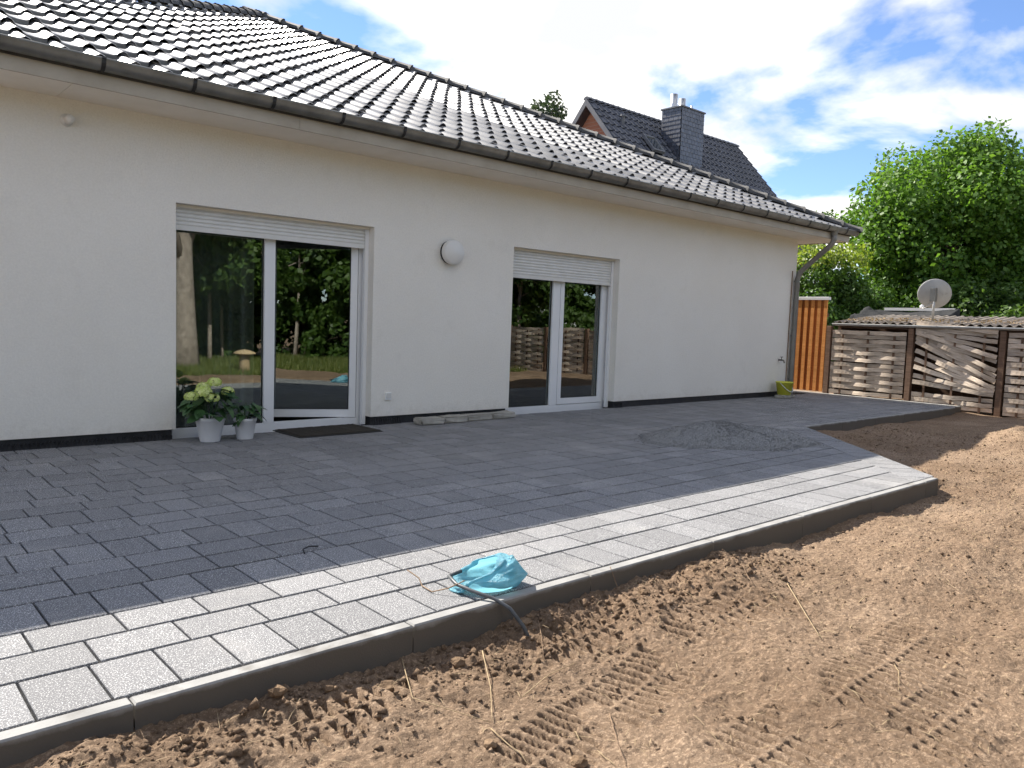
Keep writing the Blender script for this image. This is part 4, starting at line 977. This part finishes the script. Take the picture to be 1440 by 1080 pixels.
# orange board wall between house and fence
ob = empty('board_wall', (15.0, 7.43, 0.0), 'bright orange vertical board wall with white cap between house and fence', 'wall')
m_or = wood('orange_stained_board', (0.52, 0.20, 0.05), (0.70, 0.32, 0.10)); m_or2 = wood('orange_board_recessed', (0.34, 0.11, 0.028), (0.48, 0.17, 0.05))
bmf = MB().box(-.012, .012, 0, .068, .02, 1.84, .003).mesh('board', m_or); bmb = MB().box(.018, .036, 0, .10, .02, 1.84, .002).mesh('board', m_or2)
for k in range(13):
    obj('board', bmf, ob, (0, .0+k*.135, 0)); obj('board', bmb, ob, (0, .052+k*.135, 0))
MB().box(-.03, .06, -.03, 1.75, 1.842, 1.90, .004).build('cap', M['pvc'], ob); MB().box(.037, .07, 0, 1.7, .2, .28).box(.037, .07, 0, 1.7, 1.5, 1.58).build('rail', M['post'], ob)
# heap under a dark tarpaulin behind the shed
g = np.random.default_rng(4); nu, nv = 34, 26; V = []; Fs = []
U_, V_ = np.meshgrid(np.linspace(0, 1, nu), np.linspace(0, 1, nv), indexing='ij')
X_ = 16.85+1.15*V_; Y_ = 8.05-2.1*U_; ed = np.minimum.reduce([U_, 1-U_, V_, 1-V_])
Z_ = 1.52+.42*V_-.10*np.sin(np.pi*U_)*V_+.05*fbm(U_*6+1, V_*6, 3)+.16*fbm(U_*14, V_*9+4, 2)*sstep(.28, .05, U_)
Z_[0, :] = Z_[-1, :] = .02; Z_[:, 0] = .02; Z_[:, -1] = .02; X_[:, 0] = X_[:, 1]-.01; X_[:, -1] = X_[:, -2]+.01; Y_[0, :] = Y_[1, :]+.01; Y_[-1, :] = Y_[-2, :]-.01
for i in range(nu):
    for j in range(nv): V.append((X_[i, j]-17.35, Y_[i, j]-7.1, Z_[i, j]))
for i in range(nu-1):
    for j in range(nv-1): a_ = i*nv+j; Fs.append((a_, a_+1, a_+nv+1, a_+nv))
m_tarp = pmat('dark_tarpaulin', (0.018, 0.019, 0.02), (0.05, 0.05, 0.05), 3, .85, .5, 14, .03, 'object', .1)
cs_ = empty('covered_stack', (17.35, 7.1, -.1), 'stack under a sagging dark tarpaulin with a pale edge board behind the shed', 'tarpaulin')
mesh_obj('tarpaulin', V, Fs, m_tarp, cs_, True); MB().box(.55, .60, -1.0, .45, 1.84, 1.90).build('edge_board', M['shutter'], cs_)
# satellite dish on a mast on the shed roof
dish = empty('satellite_dish', (15.62, 5.71, 1.515), 'grey stained satellite dish on a short mast above the shed roof', 'satellite dish')
m_dish = pmat('stained_dish', (0.34, 0.345, 0.34), (0.48, 0.48, 0.46), 3, .6, stain=((.16, .15, .13), 7, .6))
dn = Vector((.86, .33, .30)).normalized(); qd = dn.to_track_quat('Z', 'Y').to_matrix().to_4x4()
def dsh(mb, name, mat, smooth=True):
    o = mb.build(name, mat, dish, smooth); return o
rf = MB(); rf.lathe([(0.0, 0.0), (.10, .005), (.18, .022), (.26, .052), (.28, .062), (.285, .066), (.28, .068), (.26, .058), (.18, .028), (.10, .011), (0.0, .006)], (0, 0, 0), 36)
rf.v = [tuple((qd @ Vector(p))+Vector((.05, 0, .46))) for p in rf.v]; dsh(rf, 'reflector', m_dish)
dsh(MB().tube([(0, -.02, -.06), (0, -.02, .52)], .022, 10), 'mast', m_gut2)
br = MB().box(-.03, .05, -.05, .05, .33, .58, .004); dsh(br, 'bracket', M['zinc'], False)
e0 = (qd @ Vector((0, -.0, .0)))+Vector((.05, 0, .46)); dsh(MB().tube([(0.03, .02, .30), (.12, .20, .20), (.30, .30, .22)], .012, 8), 'arm', m_gut2); dsh(MB().lathe([(0, 0), (.035, .0), (.04, .06), (.0, .09)], (.30, .30, .20), 12), 'receiver', M['pvc'])

# ------------------------------------------------------------------ neighbour's house
NX0, NX1, NY, NZ, NP = 20.06, 29.32, 19.0, 8.90, 1.16
nb = empty('neighbour_house', ((NX0+NX1)/2, NY, 0), 'brick house with steep dark blue grey tiled roof and slate clad chimney behind the bungalow', 'house')
B0 = Vector(nb.location)
def nbp(mb, name, mat, parent=None, smooth=False):
    o = mb.build(name, mat, parent or nb, smooth)
    if parent is None: o.location = -B0
    return o
m, t, b, o = new_mat('red_brown_brick'); M['brick'] = m; v = coords(t, 'world'); br_ = nd(t, 'ShaderNodeTexBrick'); mpn = nd(t, 'ShaderNodeMapping'); t.links.new(v, mpn.inputs[0]); mpn.inputs['Rotation'].default_value = (rad(90), 0, rad(90)); t.links.new(mpn.outputs[0], br_.inputs[0])
br_.inputs['Color1'].default_value = (.26, .11, .07, 1); br_.inputs['Color2'].default_value = (.34, .16, .10, 1); br_.inputs['Mortar'].default_value = (.3, .27, .24, 1); br_.inputs['Scale'].default_value = 4.0; t.links.new(br_.outputs[0], b.inputs['Base Color']); b.inputs['Roughness'].default_value = .9
hw = 4.1
bw = MB().box(NX0+.35, NX1-.35, NY-hw+.35, NY+hw-.35, 0, NZ-hw*NP+.25)
for x in (NX0+.35, NX1-.35):
    zz_ = NZ-hw*NP+.25; bw.add([(x, NY-hw+.35, zz_), (x, NY+hw-.35, zz_), (x, NY, NZ-.18)], [(0, 1, 2) if x > 24 else (2, 1, 0)])
nbp(bw, 'wall', M['brick'])
dk = MB(); 
for sgn in (-1, 1):
    yb = NY+sgn*hw; zb_ = NZ-hw*NP
    dk.add([(NX0, yb, zb_-.06), (NX1, yb, zb_-.06), (NX1, NY, NZ-.06), (NX0, NY, NZ-.06), (NX0, yb, zb_-.2), (NX1, yb, zb_-.2), (NX1, NY, NZ-.24), (NX0, NY, NZ-.24)], [(0, 1, 2, 3), (7, 6, 5, 4), (0, 4, 5, 1), (0, 3, 7, 4), (1, 5, 6, 2)])
nroof = nbp(dk, 'roof', M['tile_n'])
bargm = pmat('grey_bargeboard', (.10, .105, .12), (.15, .155, .165), 4, .6)
for x in (NX0-.03, NX1+.003):
    for sgn in (-1, 1):
        yb = NY+sgn*(hw+.02); zb_ = NZ-(hw+.02)*NP; nbp(MB().add([(x, yb, zb_-.22), (x, NY, NZ-.22), (x, NY, NZ+.02), (x, yb, zb_+.02), (x+.027, yb, zb_-.22), (x+.027, NY, NZ-.22), (x+.027, NY, NZ+.02), (x+.027, yb, zb_+.02)], [(0, 3, 2, 1), (4, 5, 6, 7), (0, 1, 5, 4), (3, 7, 6, 2), (0, 4, 7, 3)]), 'bargeboard', bargm)
rest = MB(); tint = []; nsl = math.atan(NP); MN = Matrix.Rotation(nsl, 4, 'X'); cs = .36/math.hypot(1, NP)*1.0
for cse in range(int(hw/cs)+1):
    yb = NY-hw+cse*cs; x = NX0
    while x < NX1-.1:
        mt_ = Matrix.Translation((x, yb, NZ-(NY-yb)*NP)) @ MN; n0 = len(rest.f); rest.add([mt_ @ Vector((p[0]*1.16, p[1]*.98, p[2]*1.1)) for p in TV], TF); tint += [random.random()]*(len(rest.f)-n0); x += .29
me = cut_mesh(rest, tint, 'roof_tile_field', M['tile_n'], [((0, NY, 0), (0, 1, 0)), ((NX1, 0, 0), (1, 0, 0))]); o = obj('roof_tile_field', me, nroof); o['kind'] = 'stuff'
x = NX0-.02
rt_me = MB().add([(0, .13*math.cos(math.pi*k/8), .10*math.sin(math.pi*k/8)) for k in range(9)]+[(.41, .12*math.cos(math.pi*k/8), .092*math.sin(math.pi*k/8)) for k in range(9)], [(k, k+9, k+10, k+1) for k in range(8)]+[tuple(range(9))]).mesh('ridge_tile', M['tile_n'])
while x < NX1-.2: obj('ridge_tile', rt_me, nroof, (x, NY, NZ-.01)); x += .39
# chimney
CX0, CX1, CY0, CY1, CZ1 = 23.33, 24.68, 17.42, 18.28, 9.05
m_sl = tile_mat('slate_cladding', (.035, .04, .055), (.075, .08, .10), .38, .2, True)
ch = nbp(MB().box(CX0+.02, CX1-.02, CY0+.02, CY1-.02, 5.2, CZ1-.02), 'chimney', M['rubber'])
sl_ = MB(); tint = []
def shingles(p0, du, nn, ln):
    global tint
    z = 6.6; r_ = 0
    while z < CZ1-.02:
        x = -(.105 if r_ % 2 else 0)
        while x < ln-.01:
            a_, b_ = max(x, 0), min(x+.205, ln); h = min(.235, CZ1-z+.0)
            if b_-a_ > .03:
                pts = [(a_+.003, .0), (b_-.003, .0), (b_-.003, h), (a_+.003, h)]; n0 = len(sl_.f)
                V = [(p0[0]+du[0]*u+nn[0]*(.026-.018*(hh_/.235)), p0[1]+du[1]*u+nn[1]*(.026-.018*(hh_/.235)), z+hh_) for u, hh_ in pts]; W = [(p0[0]+du[0]*u+nn[0]*.006, p0[1]+du[1]*u+nn[1]*.006, z+hh_) for u, hh_ in pts]
                sl_.add(V+W, [(0, 1, 2, 3), (0, 4, 5, 1), (1, 5, 6, 2), (3, 7, 4, 0)]); tint += [random.random()]*(len(sl_.f)-n0)
            x += .21
        z += .155; r_ += 1
shingles((CX0, CY0), (1, 0), (0, -1), CX1-CX0); shingles((CX0, CY1), (0, -1), (-1, 0), CY1-CY0); shingles((CX1, CY0), (0, 1), (1, 0), CY1-CY0)
o = nbp(sl_, 'slate_cladding', m_sl, ch); o['kind'] = 'stuff'; at = o.data.attributes.new('tint', 'FLOAT', 'FACE'); at.data.foreach_set('value', np.array(tint, np.float32))
nbp(MB().box(CX0-.05, CX1+.05, CY0-.05, CY1+.05, CZ1-.005, CZ1+.045), 'chimney_cap', bargm, ch)
m_st = pmat('stainless_flue', (.45, .46, .47), (.6, .6, .6), 6, .35, metal=.8)
for (x, y, r_, h) in ((23.55, 17.95, .13, .52), (23.98, 17.9, .12, .44), (24.35, 17.75, .035, .25)): nbp(MB().lathe([(r_, 0), (r_, h), (r_*.85, h), (r_*.85, .05)], (x, y, CZ1+.04), 14), 'flue', m_st, ch, True)
# roof window and vent
sx, sy = 22.05, 17.72; szz = NZ-(NY-sy)*NP; rw = empty('roof_window', (0, 0, 0), parent=nb)
rw.location = Vector((sx, sy-.07, szz+.07))-B0; rw.rotation_euler = (nsl, 0, 0)
MB().box(-.32, .32, -.40, -.33, .03, .13).box(-.32, .32, .33, .40, .03, .13).box(-.32, -.26, -.3295, .3295, .03, .13).box(.26, .32, -.3295, .3295, .03, .13).build('frame', bargm, rw); MB().box(-.26, .26, -.33, .33, .09, .10).build('pane', M['glass'], rw); MB().box(-.26, .26, -.33, .33, .035, .05).build('blind', M['pvc'], rw)
nbp(MB().tube([(21.2, 18.35, 8.05), (21.2, 18.3, 8.45)], .07, 10).lathe([(.11, 0), (.10, .06), (0, .09)], (21.2, 18.3, 8.42), 12), 'vent_pipe', bargm)

# ------------------------------------------------------------------ trees
def leaf_cloud(name, clumps, n, size, mat, seed, up=.35, flat=1.0):
    """clumps: list of (centre, radius). Small folded leaf quads spread through every clump, denser to the outside"""
    g = np.random.default_rng(seed); C = np.array([c for c, r in clumps]); Rr = np.array([r for c, r in clumps])
    pr = Rr**2; pr = pr/pr.sum(); k = g.choice(len(C), n, p=pr)
    d = g.normal(size=(n, 3)); d /= np.linalg.norm(d, axis=1)[:, None]
    rr = Rr[k]*np.clip(1-np.abs(g.normal(0, .22, n)), .1, 1.05)*g.uniform(.85, 1.1, n)
    P = C[k]+d*rr[:, None]*np.array([1, 1, flat])
    nrm = d*.6+g.normal(0, .55, (n, 3))+np.array([0, 0, up]); nrm /= np.linalg.norm(nrm, axis=1)[:, None]
    a_ = np.cross(nrm, g.normal(size=(n, 3))); a_ /= np.linalg.norm(a_, axis=1)[:, None]; b_ = np.cross(nrm, a_)
    s = size*g.uniform(.6, 1.25, n)[:, None]
    fold = nrm*s*.18
    V = np.stack([P-a_*s*.5, P+b_*s*.42-fold*.5, P+a_*s*.62-fold, P-b_*s*.42-fold*.5], 1).reshape(-1, 3)
    Qd = np.arange(4*n).reshape(n, 4)
    tn = np.clip(g.normal(.5, .22, n)+(P[:, 2]-C[:, 2].min())/max(.1, np.ptp(C[:, 2])+.1)*.15, 0, 1)
    return np_mesh(name, V, Qd, mat, False, tn)
def tree(name, base, h, trunk_r, crown_c, crown_r, n, size, mat, bark, seed, label, cat='tree', group=None, nclump=60, lumpy=.42, bare=.3):
    g = random.Random(seed); root = empty(name, base, label, cat, group)
    cc = Vector(crown_c)-Vector(base); mb = MB()
    topz = cc.z+crown_r[2]*.55; bend = [g.uniform(-.12, .12) for _ in range(4)]
    tp_ = [(0, 0, -.3), (bend[0]*.4, bend[1]*.4, h*.15), (cc.x*.4+bend[0], cc.y*.4+bend[1], h*.4), (cc.x*.8+bend[2], cc.y*.8+bend[3], topz*.8), (cc.x, cc.y, topz)]
    mb.tube(tp_, [trunk_r*1.35, trunk_r, trunk_r*.8, trunk_r*.45, .02], 10)
    clumps = []
    for i in range(nclump):
        d = Vector((g.gauss(0, 1), g.gauss(0, 1), g.gauss(0, 1))).normalized(); s = g.uniform(.35, .95)**.6
        p = Vector((cc.x+d.x*crown_r[0]*s, cc.y+d.y*crown_r[1]*s, cc.z+d.z*crown_r[2]*s)); r_ = min(crown_r)*lumpy*g.uniform(.55, 1.1)
        clumps.append((tuple(p), r_))
        if i < 14:
            st_ = Vector(tp_[2]).lerp(Vector(tp_[3]), g.random()); md = st_.lerp(p, .5)+Vector((0, 0, g.uniform(-.1, .3))); mb.tube([st_, md, p], [trunk_r*.35, trunk_r*.2, .012], 6)
    mb.build('trunk', bark, root, True)
    obj('crown', leaf_cloud('crown', clumps, n, size, mat, seed), root)
    return root
tree('maple_tree', (24.0, 8.45, -.1), 5.0, .2, (24.0, 8.45, 3.75), (2.75, 2.75, 3.05), 74000, .12, M['maple'], M['bark'], 21, 'large bright green round crowned maple tree behind the shed', nclump=150, lumpy=.33)
tree('maple_tree', (28.5, 8.0, -.1), 5.0, .2, (28.5, 8.0, 3.2), (2.6, 2.6, 2.6), 14000, .17, M['wood_leaf'], M['bark'], 22, 'darker green tree at the edge behind the maple', nclump=70)
tree('hedge_bush', (18.9, 9.75, -.1), 2.0, .07, (18.9, 9.75, 1.6), (1.3, 1.15, 1.6), 24000, .085, M['bushleaf'], M['bark'], 23, 'dark green leafy bush with yellow green top behind the orange boards', 'bush', nclump=80, lumpy=.4)
yl = [((18.9+random.uniform(-1.1, 1.1), 9.75+random.uniform(-.9, .9), 3.05+random.uniform(-.15, .25)), .30) for _ in range(26)]
bush = [o for o in col.objects if o.name.startswith('hedge_bush')][0]
obj('young_shoots', leaf_cloud('young_shoots', [((c[0]-18.9, c[1]-9.75, c[2]+.1), r_) for c, r_ in yl], 1900, .08, M['yellowleaf'], 31), bush)
tree('hedge_bush', (20.9, 9.4, -.1), 2.0, .07, (20.9, 9.4, 1.5), (1.3, 1.2, 1.35), 15000, .09, M['bushleaf'], M['bark'], 24, 'dark bush between the yellow topped bush and the maple', 'bush', nclump=60)
tree('garden_shrub', (22.5, 6.6, -.1), 2.0, .07, (22.5, 6.6, 1.3), (1.4, 1.3, 1.5), 15000, .10, M['wood_leaf'], M['bark'], 25, 'shaded green shrub under the maple behind the dish', 'bush', nclump=60)
tree('garden_shrub', (21.0, 4.9, -.1), 2.0, .07, (21.0, 4.9, 1.2), (1.3, 1.3, 1.4), 14000, .10, M['wood_leaf'], M['bark'], 26, 'green shrub behind the shed beyond the satellite dish', 'bush', nclump=60)
tree('tall_conifer', (27.6, 29.2, 0), 12, .25, (27.8, 29.2, 10.2), (1.25, 1.25, 2.7), 4200, .22, M['conifer'], M['bark'], 27, 'dark tree top rising behind the bungalow roof ridge', nclump=46, lumpy=.5)
tree('young_tree', (25.0, 12.7, 0), 5, .06, (25.0, 12.7, 4.6), (1.3, 1.3, .75), 420, .11, M['wood_leaf'], M['bark'], 28, 'sparse twiggy young tree top showing past the eaves corner', nclump=24, lumpy=.4)
# garden behind the camera, seen mirrored in the terrace doors
tree('old_tree', (7.1, -5.2, -.35), 6, .30, (7.1, -5.2, 5.4), (2.0, 2.0, 1.2), 6000, .28, M['wood_leaf'], M['palebark'], 41, 'old tree with thick pale trunk mirrored in the first terrace door', nclump=50)
for i, (x, y, r_) in enumerate(((8.6, -7.5, .06), (9.4, -8.6, .05), (10.2, -7.2, .07), (11.3, -9.2, .06), (12.6, -8.0, .07), (5.6, -9.0, .08), (14.0, -9.5, .08), (16.5, -7.0, .08), (18.6, -5.2, .08), (3.5, -8.6, .07), (1.0, -9.5, .08), (-1.5, -8.4, .08), (-4.2, -9.0, .07), (-7.0, -8.6, .08), (-9.5, -8.0, .07))):
    tree('slender_tree', (x, y, -.4), 6, r_, (x, y, 2.9), (1.5, 1.5, 1.7), 5500, .2, M['wood_leaf'], M['palebark'], 50+i, 'slender tree of the wood mirrored in the terrace doors', 'tree', 'slender trees mirrored in the doors', nclump=34)
for i in range(26):
    x, y = -14.6+i*2.1, -11.2-.6*math.sin(i*1.7)+max(0, i-15)*.75
    tree('wood_shrub', (x, y, -.4), 2, .05, (x, y, 1.9), (1.6, 1.3, 2.5), 4500, .22, M['wood_leaf'], M['bark'], 70+i, 'dark shrub at the foot of the wood mirrored in the doors', 'bush', 'shrubs mirrored in the doors', nclump=26)
for i in range(24):
    x, y = -13+i*1.75, -9.3+.5*math.sin(i*2.3)+max(0, i-15)*.8
    tree('wood_shrub', (x, y, -.45), 2, .04, (x, y, .55), (1.3, 1.0, 1.15), 3200, .17, M['wood_leaf'], M['bark'], 110+i, 'low shrub at the front of the wood mirrored in the doors', 'bush', 'low shrubs mirrored in the doors', nclump=26)
# mushroom shaped wooden stool in the garden
ms_ = empty('mushroom_seat', (7.62, -2.75, soil_z(7.62, -2.75)), 'pale wooden mushroom shaped seat mirrored in the first terrace door', 'seat')
m_pw = wood('pale_wood', (.42, .30, .17), (.58, .44, .27))
MB().lathe([(0, -.03), (.14, -.03), (.12, .15), (.115, .42)], (0, 0, 0), 18).build('stem', m_pw, ms_, True); MB().lathe([(.10, .41), (.26, .43), (.255, .46), (.15, .51), (0, .54)], (0, 0, 0), 22).build('seat', m_pw, ms_, True)
# grass
g = np.random.default_rng(12); n = 110000
gxp = g.uniform(-9, 14.7, n); gyp = g.uniform(-9.0, -.2, n); keep = gyp < .12*gxp-2.2; gxp, gyp = gxp[keep], gyp[keep]; n = len(gxp)
zi = np.array([soil_z(a_, b_) for a_, b_ in zip(gxp, gyp)]); a_ = g.uniform(0, 6.28, n); h = g.uniform(.06, .2, n)
P = np.stack([gxp, gyp, zi-.01], 1); n_ = np.stack([np.cos(a_), np.sin(a_), 0*a_], 1)*.010; ben = np.stack([np.sin(a_), np.cos(a_), 0*a_], 1)*(h*.4)[:, None]
V = np.stack([P-n_, P+n_, P+ben+np.stack([0*h, 0*h, h], 1)], 1).reshape(-1, 3)
tag(obj('grass', np_mesh('grass', V, np.arange(3*n).reshape(n, 3), leaf_mat('grass_blades', (.06, .11, .02), (.24, .26, .08), .35), False, g.random(n))), 'rough grass of the garden mirrored in the terrace doors', 'grass', None, 'stuff')
